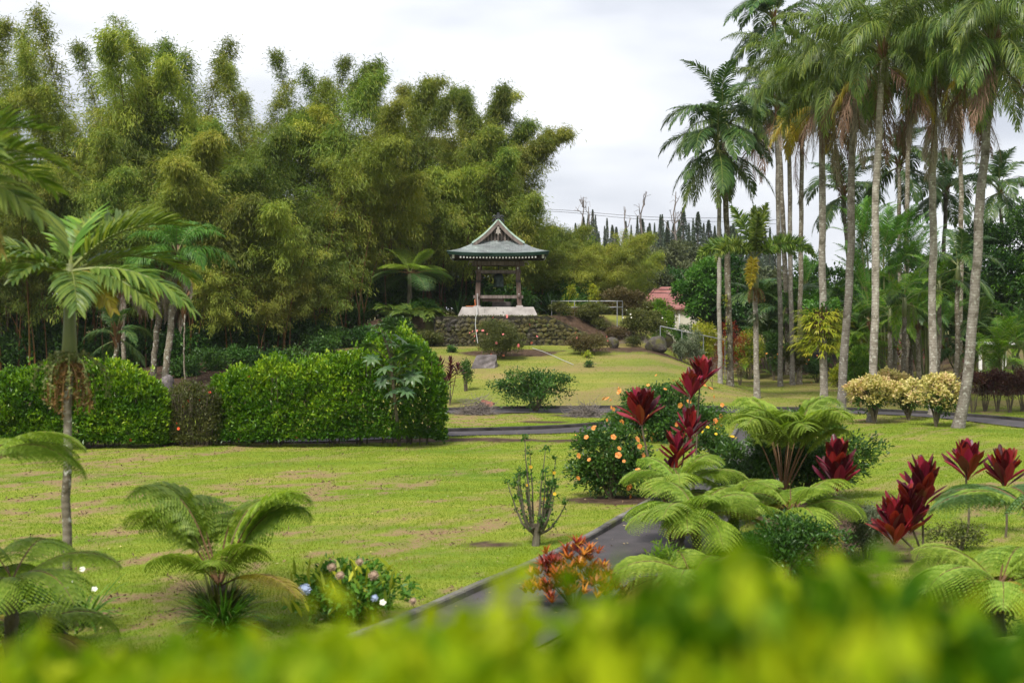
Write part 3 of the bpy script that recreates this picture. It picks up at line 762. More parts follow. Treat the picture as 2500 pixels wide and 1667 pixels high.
FR['fern_new'] = [fernfrond(150, 1.9, 1.15, .7, M['fern'], M['rachis'], hang=.2)]

for i in range(2):
    FR.setdefault('w_up', []).append(frond(310 + i, 3.6, 1.2, 1.7 + .2 * i, .85, .034, 2.0, M['bright_tree'], M['rachis'], 100, .5, .2, .3, .18, 3, .03, jit=.24))
    FR.setdefault('w_mid', []).append(frond(314 + i, 3.6, .6, 1.8, .85, .034, 2.3, M['bright_tree'], M['rachis'], 100, .5, .15, .3, .18, 3, .03, jit=.24))
    FR.setdefault('fern_vase', []).append(fernfrond(318 + i, 1.85, 1.2 - .2 * i, 1.9, M['fern'], M['rachis_brown'], 19, .38, 1.2, start=.38, power=3.2))
FR['fern_tall'] = [fernfrond(325 + i, 2.45, 1.36 - .10 * i, 1.95 + .15 * i, M['fern'], M['rachis_brown'], 17, .30, 1.2, start=.50, power=4.5) for i in range(3)]
def fruit_bunch(seed, L=1.1, n=260, mat=None, spread_=.28):
    """hanging bunch: strings of small fruit"""
    rs = np.random.RandomState(seed); mb = MB()
    for k in range(16):
        a = rs.rand() * 2 * PI; r = spread_ * rs.uniform(.3, 1); l = L * rs.uniform(.6, 1); s = np.linspace(0, 1, 5)
        pts = np.stack([np.cos(a) * r * np.sin(s * 1.8), np.sin(a) * r * np.sin(s * 1.8), .08 * np.sin(s * 3) - l * s ** 1.3], 1)
        tube(mb, pts, .008, 3, .3, 0, False)
        u = rs.rand(n // 16); k0 = np.minimum((u * 4).astype(int), 3); f = (u * 4 - k0)[:, None]
        pp = pts[k0] * (1 - f) + pts[k0 + 1] * f + rs.normal(0, .015, (len(u), 3))
        leaves(mb, pp, rs.normal(0, 1, pp.shape), rs.normal(0, 1, pp.shape), .055, .05, rs.rand(len(u)), 0, .45)
    return mb.mesh('fruit_bunch', [mat or M['fruit']])
BUNCH = [fruit_bunch(1), fruit_bunch(2, 1.3)]
TASSEL = [fruit_bunch(3, .85, 420, M['fruit_brown'], .36), fruit_bunch(4, .75, 400, M['fruit'], .6)]

def leaf_mesh(seed, L, W, hang, mat, seg=5, fold=.4):
    mb = MB(); rs = np.random.RandomState(seed)
    blades(mb, np.zeros((1, 3)), [[1, 0, .02]], [[0, 1, 0]], L, W, hang, rs.rand(1), seg, 0, [.13, .34, .80, 1, .93, .30], fold)
    return mb.mesh('leaf', [mat])
TI = [leaf_mesh(200 + i, .55, .17, .15 + .22 * i, M['ti']) for i in range(4)]
TID = [leaf_mesh(210 + i, .50, .10, .4 + .3 * i, M['ti_dark']) for i in range(3)]
def ti_plant(label, base, heads, lv=None, seed=0, sc=1.0, n=30, stem='twig', group='red cordyline plants', hl=.55, name='cordyline_plant', emin=.35):
    """heads: list of (dx, dy, z of crown base); each head a whorl of broad leaves on its own cane"""
    rs = np.random.RandomState(seed); t_ = thing(name, label, 'plant', base, 0, group); lv = lv or TI; n = int(n * (1.3 if lv is TI else 1.0))
    for (dx, dy, z) in heads:
        s = np.linspace(0, 1, 7); p = np.stack([dx * s ** 1.3 + .03 * np.sin(s * 5), dy * s ** 1.3, (z + hl * .6) * s], 1)
        mb = MB(); tube(mb, p, .022 * sc * (1 - .3 * s), 6); mb.build('cane', M[stem], t_)
        for k in range(n):
            u = k / (n - 1)                       # low leaves first
            e = emin + .12 + (1.46 - emin - .12) * u ** .8 + rs.normal(0, .10)
            az = k * 2.39996 + rs.normal(0, .2)
            link('leaf', lv[rs.randint(len(lv))], t_, (dx, dy, z + hl * u), (0, -e, az), sc * (1.05 - .25 * u) * rs.uniform(.85, 1.12))
    return t_
def tree_fern(label, base, h, sets, seed, sc=1.0, name='tree_fern', group='tree ferns', lean=(0, 0), r=.075):
    rs = np.random.RandomState(seed); t_ = thing(name, label, 'fern', base, 0, group)
    p = trunk_path((0, 0, -.05), (lean[0], lean[1], h), .2, 14, .03, seed)
    mb = MB(); tube(mb, p, np.linspace(r * 1.3, r, 14) * (1 + .12 * np.sin(np.arange(14) * 2.3)), 8); 
    k = 90; u = rs.randint(2, 14, k); a = rs.rand(k) * 2 * PI
    blades(mb, p[u], np.stack([np.cos(a), np.sin(a), .8 + 0 * a], 1), np.stack([-np.sin(a), np.cos(a), 0 * a], 1), .16, .03, 1.2, rs.rand(k), 2)
    mb.build('trunk', M['bark'], t_)
    for key, n, az0, s_ in sets:
        put_fronds(t_, (lean[0], lean[1], h), FR[key], n, rs, sc=sc * s_, az0=az0)
    return t_
def tree(name, label, cat, loc, h, w, mat, n, per, L, W, seed, group=None, trunk_h=.35, nl=30, lr=.3, trunk_r=.16, bark='bark', shell=.5, dp=None, jit=.12):
    rs = np.random.RandomState(seed); t_ = thing(name, label, cat, loc, 0, group)
    mb = MB(); th = h * trunk_h
    tube(mb, trunk_path((0, 0, -.1), (rs.normal(0, .2), rs.normal(0, .2), h * .75), .2, 12, .15, seed), np.linspace(trunk_r, trunk_r * .3, 12), 8)
    for k in range(9):
        a = rs.rand() * 2 * PI; s = np.linspace(0, 1, 6); e = w * .42 * rs.uniform(.6, 1)
        z0 = th * rs.uniform(.75, 1.3)
        tube(mb, np.stack([np.cos(a) * e * s, np.sin(a) * e * s, z0 + (h * .8 - z0) * s ** .8 * rs.uniform(.6, 1.1)], 1) + rs.normal(0, .05, (6, 3)), trunk_r * .4 * (1 - .8 * s), 5, .5, 0, False)
    mb.build('trunk', M[bark], t_)
    p, o, tone = lumps_cloud(rs, n, (w / 2, (dp or w) / 2, th, h), nl, lr, 1, shell)
    mb = MB(); foliage(mb, rs, p, o, tone, per, L, W, 0, jit)
    stuff(mb.build('crown', mat, t_))
    return t_
# bamboo: arching culms with plumes of narrow hanging leaves
def bamboo_variant(seed, h, lean, bend, leafn, mat, low=.28, spire=False):
    """a culm that leans and bows over; sprays hang along its upper part (a spire keeps them short and upright)"""
    rs = np.random.RandomState(seed); n = 24
    s = np.linspace(0, 1, n); a = lean * s ** .6 + bend * s ** 2.4
    ds = h / (n - 1)
    x = np.concatenate([[0], np.cumsum(np.sin((a[1:] + a[:-1]) / 2) * ds)]); z = np.concatenate([[0], np.cumsum(np.cos((a[1:] + a[:-1]) / 2) * ds)])
    c = np.stack([x, .4 * np.sin(s * 4 + seed) * s, z], 1)
    mb = MB(); tube(mb, c, np.linspace(.065, .008, n) * (h / 14) ** .4, 6, .5, 0, False)
    nb = int(30 * (1 - low) * h ** .55 + 10)
    u = low + (1 - low) * rs.rand(nb) ** .9
    P_, D_, R_ = [], [], []
    wt = rs.uniform(.35, 1.65, nb); pers = np.maximum(20, (leafn * wt / wt.sum())).astype(int)
    for k in range(nb):
        kk = u[k] * (n - 1); i0 = min(int(kk), n - 2); p0 = c[i0] * (1 - kk + i0) + c[i0 + 1] * (kk - i0); tg = unit(c[i0 + 1] - c[i0])
        v_ = (u[k] - low) / (1 - low)
        L = ((.22 + 1.25 * (1 - v_)) if spire else (.45 + 2.2 * math.sin(min(1.0, .25 + v_ * .9) * PI) ** .8)) * (rs.uniform(.3, 1.6) if spire else rs.uniform(.5, 1.35))
        per = pers[k]
        az = rs.rand() * 2 * PI; d = unit(np.array([math.cos(az), math.sin(az), rs.uniform(.0, .8)]) + tg * (1.1 if spire else .8))
        sag_ = rs.uniform(.12, .42) * (.6 if spire else 1.0)
        pts = [p0]
        for _ in range(6):
            pts.append(pts[-1] + d * L / 6); d = d.copy(); d[2] -= sag_; d = unit(d)
        pts = np.array(pts)
        if rs.rand() < .7: tube(mb, pts, np.linspace(.013, .004, 7), 3, .5, 0, False)
        v = .10 + .90 * rs.rand(per) ** .8; jj = v * 6; j0 = np.minimum(jj.astype(int), 5); f = (jj - j0)[:, None]
        spread_ = .07 + .22 * np.sin(np.clip(v, 0, 1) * PI * .9)[:, None]
        pp = pts[j0] * (1 - f) + pts[j0 + 1] * f + rs.normal(0, 1, (per, 3)) * spread_ * [1, 1, .7]; pp[:, 2] -= np.abs(rs.normal(0, .13, per))
        td = unit(pts[j0 + 1] - pts[j0])
        P_.append(pp); D_.append(td * .7 + rs.normal(0, .5, (per, 3)) + [0, 0, -.35]); R_.append(np.clip(rs.normal(.45, .2, per) + rs.normal(0, .2), 0, 1))
    P_ = np.concatenate(P_); D_ = np.concatenate(D_); R_ = np.concatenate(R_)
    me_c = mb.mesh('culm', [M['culm']])
    mb = MB(); leaves(mb, P_, D_, rdir(rs, len(P_)) * .6 + [0, 0, 1], rs.uniform(.16, .34, len(P_)), .044, R_, 0, .1, .15)
    return me_c, mb.mesh('foliage', [mat])

# ------------------------------------------------------------------ bell pavilion
cm_, t, b, o = _base('patinated_copper_shingles')
tcn = t.nodes.new('ShaderNodeTexCoord')
br = t.nodes.new('ShaderNodeTexBrick'); br.inputs['Scale'].default_value = 1.0; br.inputs['Mortar Size'].default_value = .012; br.inputs['Brick Width'].default_value = .34; br.inputs['Row Height'].default_value = .125
br.inputs['Color1'].default_value = (.14, .152, .16, 1); br.inputs['Color2'].default_value = (.22, .235, .245, 1); br.inputs['Mortar'].default_value = (.10, .115, .115, 1)
t.links.new(tcn.outputs['Object'], br.inputs['Vector'])
pat = ramp(t, [(.17, .21, .20), (.27, .33, .31), (.40, .47, .44)], noise(t, 1.4, 6, .7), [.3, .5, .72])
c = mixc(t, br.outputs['Color'], pat, ramp(t, [(.05,) * 3, (.65,) * 3], noise(t, .9, 5, .7), [.42, .68]))
c = mixc(t, c, (.62, .72, .66), ramp(t, [(0,) * 3, (.8,) * 3], noise(t, 3.4, 6, .75, stretch=(1, 1, .5)), [.60, .70]))
t.links.new(c, b.inputs['Base Color']); b.inputs['Roughness'].default_value = .42; b.inputs['Metallic'].default_value = .15
bump(t, b, br.outputs['Fac'], .5, -.03)
fascia = plainmat('dark_green_copper', [(.010, .035, .032), (.018, .055, .05), (.035, .08, .07)], 2, .5, 0)
pale_cu = plainmat('pale_copper_edge', [(.22, .33, .28), (.38, .50, .43), (.48, .58, .52)], 3, .55, 0)
wood = plainmat('weathered_timber', [(.075, .058, .052), (.15, .12, .108), (.22, .18, .165)], 2.2, .8, .35, stretch=(4, 4, .5))
wood_r = plainmat('red_brown_timber', [(.05, .034, .027), (.105, .066, .052), (.16, .125, .108)], 1.6, .75, .35, stretch=(4, 4, .6))
wood_d = plainmat('dark_timber', [(.025, .02, .018), (.06, .05, .045)], 2, .8, .3)
white = plainmat('white_paint', [(.60, .60, .58), (.78, .77, .75)], 5, .6, 0)
iron = plainmat('black_tile', [(.014, .016, .018), (.05, .055, .06)], 6, .5, .3)
bronze = plainmat('dark_bronze', [(.020, .032, .028), (.045, .068, .058), (.07, .10, .085)], 3, .45, .3, metal=.5)
conc = None
cc, t, b, o = _base('stained_concrete')
c = ramp(t, [(.22, .20, .19), (.32, .295, .28), (.39, .365, .35)], noise(t, 1.7, 6, .65), [.32, .5, .68])
st = ramp(t, [(0, 0, 0), (1, 1, 1)], noise(t, 2.6, 6, .75, stretch=(1.3, 1.3, .35)), [.60, .66])
c = mixc(t, c, (.035, .032, .03), math_(t, 'MULTIPLY', st, .9))
t.links.new(c, b.inputs['Base Color']); b.inputs['Roughness'].default_value = .9; bump(t, b, noise(t, 18, 5), .35, .02)
conc = cc

PX, PY, PZ = (1217 - CX) / F * 86, 86.0, 4.0
bell_t = thing('bell_pavilion', 'wooden bell pavilion with curved green copper roof on a concrete plinth', 'pavilion', (PX, PY, PZ))
# plinth
mb = MB(); box(mb, (-.02, 0, .23), (4.76, 4.6, .58), None, .5, 0, (.885, .885)); mb.build('plinth', conc, bell_t)
# posts on stones
for sx in (-1, 1):
    for sy in (-1, 1):
        a = np.array([sx * 1.26, sy * 1.24, .60]); z = np.array([sx * 1.14, sy * 1.12, 3.32])
        mb = MB(); bar(mb, a, z, .27, .27); po = mb.build('post', wood_r, bell_t)
        mb = MB(); box(mb, (sx * 1.27, sy * 1.25, .56), (.44, .44, .10), None, .5, 0, (.85, .85)); mb.build('base_stone', conc, po)
        mb = MB(); m_ = a + (z - a) * .53; bar(mb, a + (z - a) * .50, a + (z - a) * .555, .284, .284); mb.build('iron_band', wood_d, po)
        if sy < 0:
            for hz in (.235, .815):
                q_ = a + (z - a) * hz; mb = MB(); box(mb, q_ + [0, -.155, 0], (.07, .04, .13)); mb.build('peg_cap', white, po)
def beam(name, p, q, w, h, mat):
    mb = MB(); bar(mb, p, q, w, h); return mb.build(name, mat, bell_t)
for sy in (-1, 1):
    beam('head_beam', (-1.55, sy * 1.13, 3.12), (1.55, sy * 1.13, 3.12), .19, .24, wood)
    beam('tie_beam', (-1.36, sy * 1.16, 2.62), (1.36, sy * 1.16, 2.62), .13, .17, wood)
    beam('low_rail', (-1.48, sy * 1.22, 1.12), (1.48, sy * 1.22, 1.12), .12, .18, wood)
for sx in (-1, 1):
    beam('head_beam', (sx * 1.13, -1.5, 3.125), (sx * 1.13, 1.5, 3.125), .185, .22, wood)
    beam('tie_beam', (sx * 1.16, -1.36, 2.70), (sx * 1.16, 1.36, 2.70), .125, .16, wood)
    beam('low_rail', (sx * 1.22, -1.48, 1.20), (sx * 1.22, 1.48, 1.20), .115, .16, wood)
    for sy in (-1,):
        mb = MB()                                    # carved bracket: curled nose beside the post head
        th = np.linspace(-.6, 4.4, 16); r = .17 - .03 * th / 2
        tube(mb, np.stack([sx * (1.62 + r * np.cos(th)), np.full(16, sy * 1.13), 3.10 - .02 + r * np.sin(th) * .8], 1), .035, 5)
        box(mb, (sx * 1.50, sy * 1.13, 3.22), (.5, .12, .06)); mb.build('carved_bracket', plainmat('pale_timber', [(.26, .23, .21), (.36, .33, .30)], 4, .8, 0) if 'pale_timber' not in MATS else MATS['pale_timber'], bell_t)
        mb = MB(); box(mb, (sx * 1.13, -1.30, 3.20), (.07, .12, .24)); mb.build('beam_nose', MATS['pale_timber'], bell_t)
beam('striking_log', (-1.0, -.95, .92), (.35, -.95, .92), .17, .17, wood_r)
mb = MB(); box(mb, (.18, -.2, .66), (1.1, 1.0, .34)); mb.build('stone_block', plainmat('grey_block', [(.07, .06, .058), (.13, .115, .11)], 3, .9, .3), bell_t)
# bell
mb = MB(); lathe(mb, [(.29, 1.70), (.315, 1.70), (.318, 1.76), (.30, 1.82), (.298, 2.02), (.306, 2.05), (.295, 2.08), (.285, 2.30), (.275, 2.40), (.22, 2.49), (.10, 2.54), (.01, 2.55)], 26)
bl = mb.build('bell', bronze, bell_t, True)
for k in range(3):
    for e in range(16):
        a = e * 2 * PI / 16; mb2 = None
mb = MB()
for k in range(3):
    for e in range(16):
        a = e * 2 * PI / 16; box(mb, (.292 * math.cos(a), .292 * math.sin(a), 2.14 + k * .07), (.035, .035, .03))
stuff(mb.build('bell_bosses', bronze, bl))
mb = MB(); th = np.linspace(0, PI, 9); tube(mb, np.stack([.09 * np.cos(th), 0 * th, 2.54 + .13 * np.sin(th)], 1), .03, 6); tube(mb, [[0, 0, 2.66], [0, 0, 3.2]], .022, 6); mb.build('bell_hanger', iron, bl)
# roof
sx_, sz_ = np.array([0, .5, 1.0, 1.46, 2.0, 2.5, 3.0]), np.array([5.72, 5.15, 4.69, 4.36, 4.06, 3.85, 3.70])
fx_, fz_ = np.array([1.3, 1.55, 1.9, 2.3, 2.72]), np.array([4.72, 4.42, 4.13, 3.89, 3.70])
def spl(xx, xs, zs): return np.polyval(np.polyfit(xs, zs, 4 if len(xs) > 5 else 3), xx)
def zs(x): return spl(np.abs(x), sx_, sz_)
def zf(y): return spl(np.clip(np.abs(y), 1.3, 9), fx_, fz_)
ux = np.linspace(-3.0, 3.0, 49); uy = np.linspace(-2.72, 2.72, 45)
XX, YY = np.meshgrid(ux, uy, indexing='ij')
lift = .12 * np.maximum(np.abs(XX) / 3.0, 0) ** 3 * (np.abs(YY) / 2.72) ** 3
ZT = np.minimum(zs(XX), zf(YY)) + lift
n1_, n2_ = XX.shape
i, j = np.meshgrid(np.arange(n1_ - 1), np.arange(n2_ - 1), indexing='ij'); i = i.ravel(); j = j.ravel()
q = np.stack([i * n2_ + j, (i + 1) * n2_ + j, (i + 1) * n2_ + j + 1, i * n2_ + j + 1], 1)
cen = np.stack([XX, YY], -1).reshape(-1, 2)[q].mean(1); q = q[~((np.abs(cen[:, 0]) < 1.25) & (np.abs(cen[:, 1]) < 1.45))]
mb = MB(); mb.add(np.stack([XX, YY, ZT], -1).reshape(-1, 3), q, m=0)
roof = mb.build('roof', [cm_], bell_t, True)
mb = MB(); mb.add(np.stack([XX * .965, YY * .965, np.minimum(ZT - .20, 4.3)], -1).reshape(-1, 3), q[:, ::-1]); mb.build('soffit', wood_d, roof)
# eave edge
rim = np.concatenate([np.stack([ux, np.full(49, -2.72)], 1), np.stack([np.full(45, 3.0), uy], 1)[1:], np.stack([ux[::-1], np.full(49, 2.72)], 1)[1:], np.stack([np.full(45, -3.0), uy[::-1]], 1)[1:-1]])
rz_ = np.minimum(zs(rim[:, 0]), zf(rim[:, 1])) + .12 * (np.abs(rim[:, 0]) / 3) ** 3 * (np.abs(rim[:, 1]) / 2.72) ** 3
nr = len(rim); k = np.arange(nr); k2 = (k + 1) % nr
ring_ = lambda s_, dz: np.c_[rim * s_, rz_ + dz]
mb = MB(); mb.add(np.concatenate([ring_(1.0, 0.004), ring_(1.004, -.03), ring_(.994, -.05), ring_(.968, -.20), ring_(.93, -.205)]), np.concatenate([np.stack([k + e * nr, k + (e + 1) * nr, k2 + (e + 1) * nr, k2 + e * nr], 1) for e in range(4)]))
mb.build('eave_edge', fascia, roof)
# upper gabled part
vx = np.linspace(-1.56, 1.56, 25); GY = 1.86
top = np.stack([vx, zs(vx) + .07], 1); bot = np.stack([vx, zs(vx) - .05], 1)
V = np.concatenate([np.c_[top[:, 0], np.full(25, y_), top[:, 1]] for y_ in (-GY, GY)] + [np.c_[bot[:, 0], np.full(25, y_), bot[:, 1]] for y_ in (-GY, GY)])
i = np.arange(24)
mb = MB(); mb.add(V, np.stack([i, i + 1, i + 26, i + 25], 1), m=0)
mb.add(V, np.concatenate([np.stack([i + 50, i + 75, i + 76, i + 51], 1), np.stack([i, i + 50, i + 51, i + 1], 1), np.stack([i + 25, i + 26, i + 76, i + 75], 1)]), m=1)
mb.build('upper_roof', [cm_, pale_cu], roof)
for sy in (-1, 1):
    for sx in (-1, 1):
        w_ = np.linspace(0, 1.47, 14); zz = zs(w_)
        lo = zz - .10 - .26 * (1 - .35 * w_ / 1.5)
        V = np.concatenate([np.c_[sx * w_, np.full(14, sy * (GY - dy)), z_] for dy in (.02, .10) for z_ in (zz - .052, lo)])
        i = np.arange(13); mb = MB(); qd = [np.stack([i, i + 1, i + 15, i + 14], 1), np.stack([i + 28, i + 42, i + 43, i + 29], 1), np.stack([i + 14, i + 15, i + 43, i + 42], 1)]
        mb.add(V, np.concatenate(qd + [[[13, 41, 55, 27]]])); mb.build('bargeboard', wood, roof)
    w_ = np.linspace(-1.4, 1.4, 21); V = np.concatenate([np.c_[w_, np.full(21, sy * 1.52), np.full(21, 4.2)], np.c_[w_, np.full(21, sy * 1.52), np.maximum(zs(w_) - .06, 4.2)]])
    i = np.arange(20); mb = MB(); mb.add(V, np.stack([i, i + 1, i + 22, i + 21], 1)); gw = mb.build('gable_wall', wood_d, roof)
    for k in range(9):
        xk = (k - 4) * .2; h_ = zs(xk) - .2 - 4.2; mb = MB(); box(mb, (xk, sy * 1.54, 4.2 + h_ / 2), (.10, .03, h_)); mb.build('gable_slat', wood, gw)
    # hanging gable ornament
    prof = np.array([[0, .34], [.07, .30], [.06, .20], [.13, .12], [.12, .02], [.16, -.08], [.08, -.06], [.0, -.16]])
    V = np.concatenate([np.c_[s_ * prof[:, 0], np.full(8, sy * (GY + .05 - e)), 4.93 + prof[:, 1]] for e in (0, .07) for s_ in (1, -1)])
    i = np.arange(7); mb = MB(); mb.add(V, np.concatenate([np.stack([i, i + 1, i + 9, i + 8], 1), np.stack([i, i + 16, i + 17, i + 1], 1), np.stack([i + 8, i + 9, i + 25, i + 24], 1)])); mb.build('gable_pendant', MATS['pale_timber'], roof)
    # ridge-end tile with curls
    mb = MB(); box(mb, (0, sy * (GY - .02), 5.90), (.24, .16, .30), None, .5, 0, (.7, 1)); box(mb, (0, sy * (GY - .02), 6.06), (.14, .15, .08))
    for s_ in (-1, 1):
        th = np.linspace(0, 5.2, 14); r = .11 - .012 * th
        tube(mb, np.stack([s_ * (.20 + r * np.cos(th)), np.full(14, sy * (GY - .02)), 5.82 + r * np.sin(th)], 1), .05, 6)
        tube(mb, [[s_ * .24, sy * (GY - .02), 5.74], [s_ * .36, sy * (GY - .02), 5.55]], [.06, .03], 6)
    mb.build('ridge_end_tile', iron, roof)
mb = MB(); box(mb, (0, 0, 5.84), (.22, 3.6, .20), None, .5, 0, (.7, 1)); mb.build('ridge', iron, roof)
mb = MB(); box(mb, (0, 0, 0), (.075, 1.3, .09), None, .5, 0); box(mb, (0, -.672, 0), (.085, .04, .10), None, .5, 1); raf = mb.mesh('rafter', [wood_d, white])
for k in range(24):
    x_ = -2.2 + k * 4.4 / 23
    for sy, rz in ((-1, 0), (1, PI)):
        link('rafter', raf, roof, (x_, sy * 1.86, 3.42 + .03 * (abs(x_) / 2.2) ** 3), (sy * .0, 0, rz))
for k in range(20):
    y_ = -1.95 + k * 3.9 / 19
    for sx in (-1, 1): link('rafter', raf, roof, (sx * 2.12, y_, 3.425), (0, 0, sx * PI / 2))
for sx in (-1, 1):
    for sy in (-1, 1):
        p_ = np.array([sx * 1.3, sy * 1.2, 3.50]); q_ = np.array([sx * 2.62, sy * 2.38, 3.50]); d_ = unit(q_ - p_)
        mb = MB(); bar(mb, p_, q_, .14, .22); bar(mb, q_, q_ + d_ * .06, .15, .24, m=1); mb.build('hip_rafter', [wood_d, white], roof)
mb = MB(); box(mb, (0, 0, 3.33), (2.9, 2.9, .16)); mb.build('wall_plate', wood_d, roof)
# cable and extension cord
hose_m = plainmat('pale_hose', [(.42, .44, .44), (.55, .56, .55)], 6, .5, 0)
mb = MB(); s = np.linspace(0, 1, 14)
xx = PX - 1.26; tube(mb, np.stack([xx + .05 * np.sin(s * 7), np.full(14, PY - 1.6) - np.clip(s - .35, 0, .1) * 14.5 - .3 * s, PZ + 1.3 - 2.5 * s], 1)[:6], .016, 5)
tube(mb, np.array([[xx, PY - 1.55, PZ + .58], [xx + .02, PY - 2.25, PZ + .55], [xx + .02, PY - 2.46, PZ + .1], [xx - .02, 82.55, PZ - .05], [xx - .05, 82.5, PZ - .5], [xx + .02, 82.45, PZ - 1.1], [xx + .1, 82.3, PZ - 1.6]]), .02, 5)
tag(mb.build('cable', hose_m), 'pale cable hanging down the stone wall from the bell pavilion', 'cable')
mb = MB(); tube(mb, np.array([[PX - 1.9, PY - 2.05, PZ + .56], [PX - 1.5, PY - 2.05, PZ + .56], [PX - 1.36, PY - 1.6, PZ + .62], [PX - 1.40, PY - 1.42, PZ + .95]]), .02, 5)
tag(mb.build('extension_cord', plainmat('orange_plastic', [(.55, .12, .02), (.62, .16, .03)], 5, .5, 0)), 'orange extension cord at the foot of a pavilion post', 'cord')
pts = np.array([G(1300, 852), G(1325, 860), G(1350, 870), G(1372, 880), G(1400, 892)]) + [0, 0, .04]
mb = MB(); tube(mb, pts, .016, 5); tag(mb.build('garden_hose', hose_m), 'pale garden hose lying on the slope below the wall', 'hose')

# ------------------------------------------------------------------ boulders and stones
import bmesh
def rock_mesh(seed, sub=2, amp=.28, flat=1.0, mat=None, cuts=3):
    bm = bmesh.new(); bmesh.ops.create_icosphere(bm, subdivisions=sub, radius=1.0)
    rs = np.random.RandomState(seed); V = np.array([v.co[:] for v in bm.verts]); F_ = np.array([[v.index for v in f.verts] for f in bm.faces]); bm.free()
    for _ in range(6):
        dv = rdir(rs, 1)[0]; V = V * (1 + amp * .35 * np.sin(V @ (rdir(rs, 1)[0] * 3.2) + rs.rand() * 6))[:, None]
    for _ in range(cuts):                       # broken faces
        dv = rdir(rs, 1)[0]; h = rs.uniform(.55, .8); e = np.maximum(0, V @ dv - h); V = V - e[:, None] * dv * .9
    V[:, 2] *= flat
    mb = MB(); mb.add(V, None, F_, rs.rand()); return mb.mesh('stone', [mat])
rockm = plainmat('grey_lava_rock', [(.05, .045, .045), (.105, .092, .092), (.16, .14, .14), (.24, .22, .205)], 2.2, .9, .7, pos=[.25, .45, .6, .72], bscale=9)
rock_moss, t, b, o = _base('mossy_lava_rock')
c = ramp(t, [(.035, .030, .026), (.075, .065, .055), (.125, .11, .095)], noise(t, 2.4, 6, .65), [.3, .5, .7])
c = mixc(t, c, (.075, .075, .016), ramp(t, [(0,) * 3, (.9,) * 3], noise(t, 1.1, 6, .7), [.47, .57]))
t.links.new(c, b.inputs['Base Color']); b.inputs['Roughness'].default_value = .95; bump(t, b, noise(t, 8, 5), .7, .06)
wm, t, b, o = _base('mossy_wall_stone')
cw_ = t.nodes.new('ShaderNodeNewGeometry')
oi = t.nodes.new('ShaderNodeObjectInfo')
c = ramp(t, [(.024, .021, .019), (.055, .048, .042), (.10, .09, .08)], math_(t, 'ADD', math_(t, 'MULTIPLY', noise(t, 2.5, 5), .6), math_(t, 'MULTIPLY', oi.outputs['Random'], .4)), [.28, .5, .75])
nz = noise(t, .9, 6, .7, vec=cw_.outputs['Position'])
c = mixc(t, c, (.085, .075, .018), ramp(t, [(0,) * 3, (.95,) * 3], nz, [.40, .54]))
c = mixc(t, c, (.055, .085, .016), ramp(t, [(0,) * 3, (.95,) * 3], noise(t, 2.1, 5, .7, vec=cw_.outputs['Position']), [.55, .64]))
t.links.new(c, b.inputs['Base Color']); b.inputs['Roughness'].default_value = .95; bump(t, b, noise(t, 10, 5), .7, .05)
mortar = plainmat('dark_mortar', [(.018, .016, .012), (.04, .036, .024)], 4, .95, .5)
wall_t = thing('stone_retaining_wall', 'mossy lava stone retaining wall with a sloping end below the pavilion', 'wall', (0, 82.85, 0))
def walltop(x): return np.where(x < 2.1, 3.96, 3.96 - (x - 2.1) * .468)
xs_ = np.linspace(-4.55, 5.8, 40); zt = walltop(xs_); zb = np.full(40, 1.9)
V = np.concatenate([np.c_[xs_, np.full(40, 0), zb], np.c_[xs_, np.full(40, .12), zt], np.c_[xs_, np.full(40, .62), zt + .02], np.c_[xs_, np.full(40, .62), zb]])
i = np.arange(39); mb = MB(); mb.add(V, np.concatenate([np.stack([i + e * 40, i + e * 40 + 1, i + e * 40 + 41, i + e * 40 + 40], 1) for e in range(3)] + [[[0, 40, 80, 120]]])); mb.build('wall_core', mortar, wall_t)
rs = np.random.RandomState(4); SM = [rock_mesh(30 + k, 1, .35, 1, wm, 2) for k in range(7)]
zrow = 2.1
while zrow < 3.95:
    hrow = rs.uniform(.15, .30); x = -4.6 + rs.uniform(0, .15)
    while x < 5.9:
        w_ = rs.uniform(.16, .5)
        if zrow + hrow * .75 < walltop(np.array(x + w_ / 2)) + .04:
            yy = .02 + .12 * (zrow - 1.9) / 2
            link('stone', SM[rs.randint(7)], wall_t, (x + w_ / 2, yy, zrow + hrow / 2 + rs.uniform(-.06, .06)), (rs.uniform(-.5, .5), rs.choice([0, PI]) + rs.uniform(-.6, .6), rs.uniform(-.2, .2)), (w_ * .56, rs.uniform(.08, .20), hrow * .58 * rs.uniform(.85, 1.35)))
        x += w_ * .97
    zrow += hrow * .94
# moss and creeping ferns on the top of the wall
p_ = np.stack([np.random.RandomState(2).uniform(-4.6, 5.7, 900), np.random.RandomState(3).uniform(.0, .5, 900)], 1)
mb = MB(); rs = np.random.RandomState(8); zt = walltop(p_[:, 0])
leaves(mb, np.c_[p_, zt], rs.normal(0, .6, (900, 3)) + [0, -.3, .7], rdir(rs, 900), rs.uniform(.06, .17, 900), .04, rs.rand(900), 0)
stuff(mb.build('wall_top_grass', M['shrub_olive'], wall_t))
xx = rs.uniform(-4.6, 5.6, 5200); zz = rs.uniform(2.2, 3.95, 5200); k = (zz < walltop(xx)) & (fbm(xx * 1.3 + 4, zz * 1.6, 4) > .50); xx = xx[k]; zz = zz[k]; n = len(xx)
mb = MB(); leaves(mb, np.c_[xx, .12 * (zz - 1.9) / 2 - rs.uniform(.05, .16, n), zz], rs.normal(0, .6, (n, 3)) + [0, -.4, -.3], rdir(rs, n) + [0, -.6, 0], rs.uniform(.04, .11, n), .045, rs.rand(n), 0)
stuff(mb.build('wall_moss', M['moss'], wall_t))

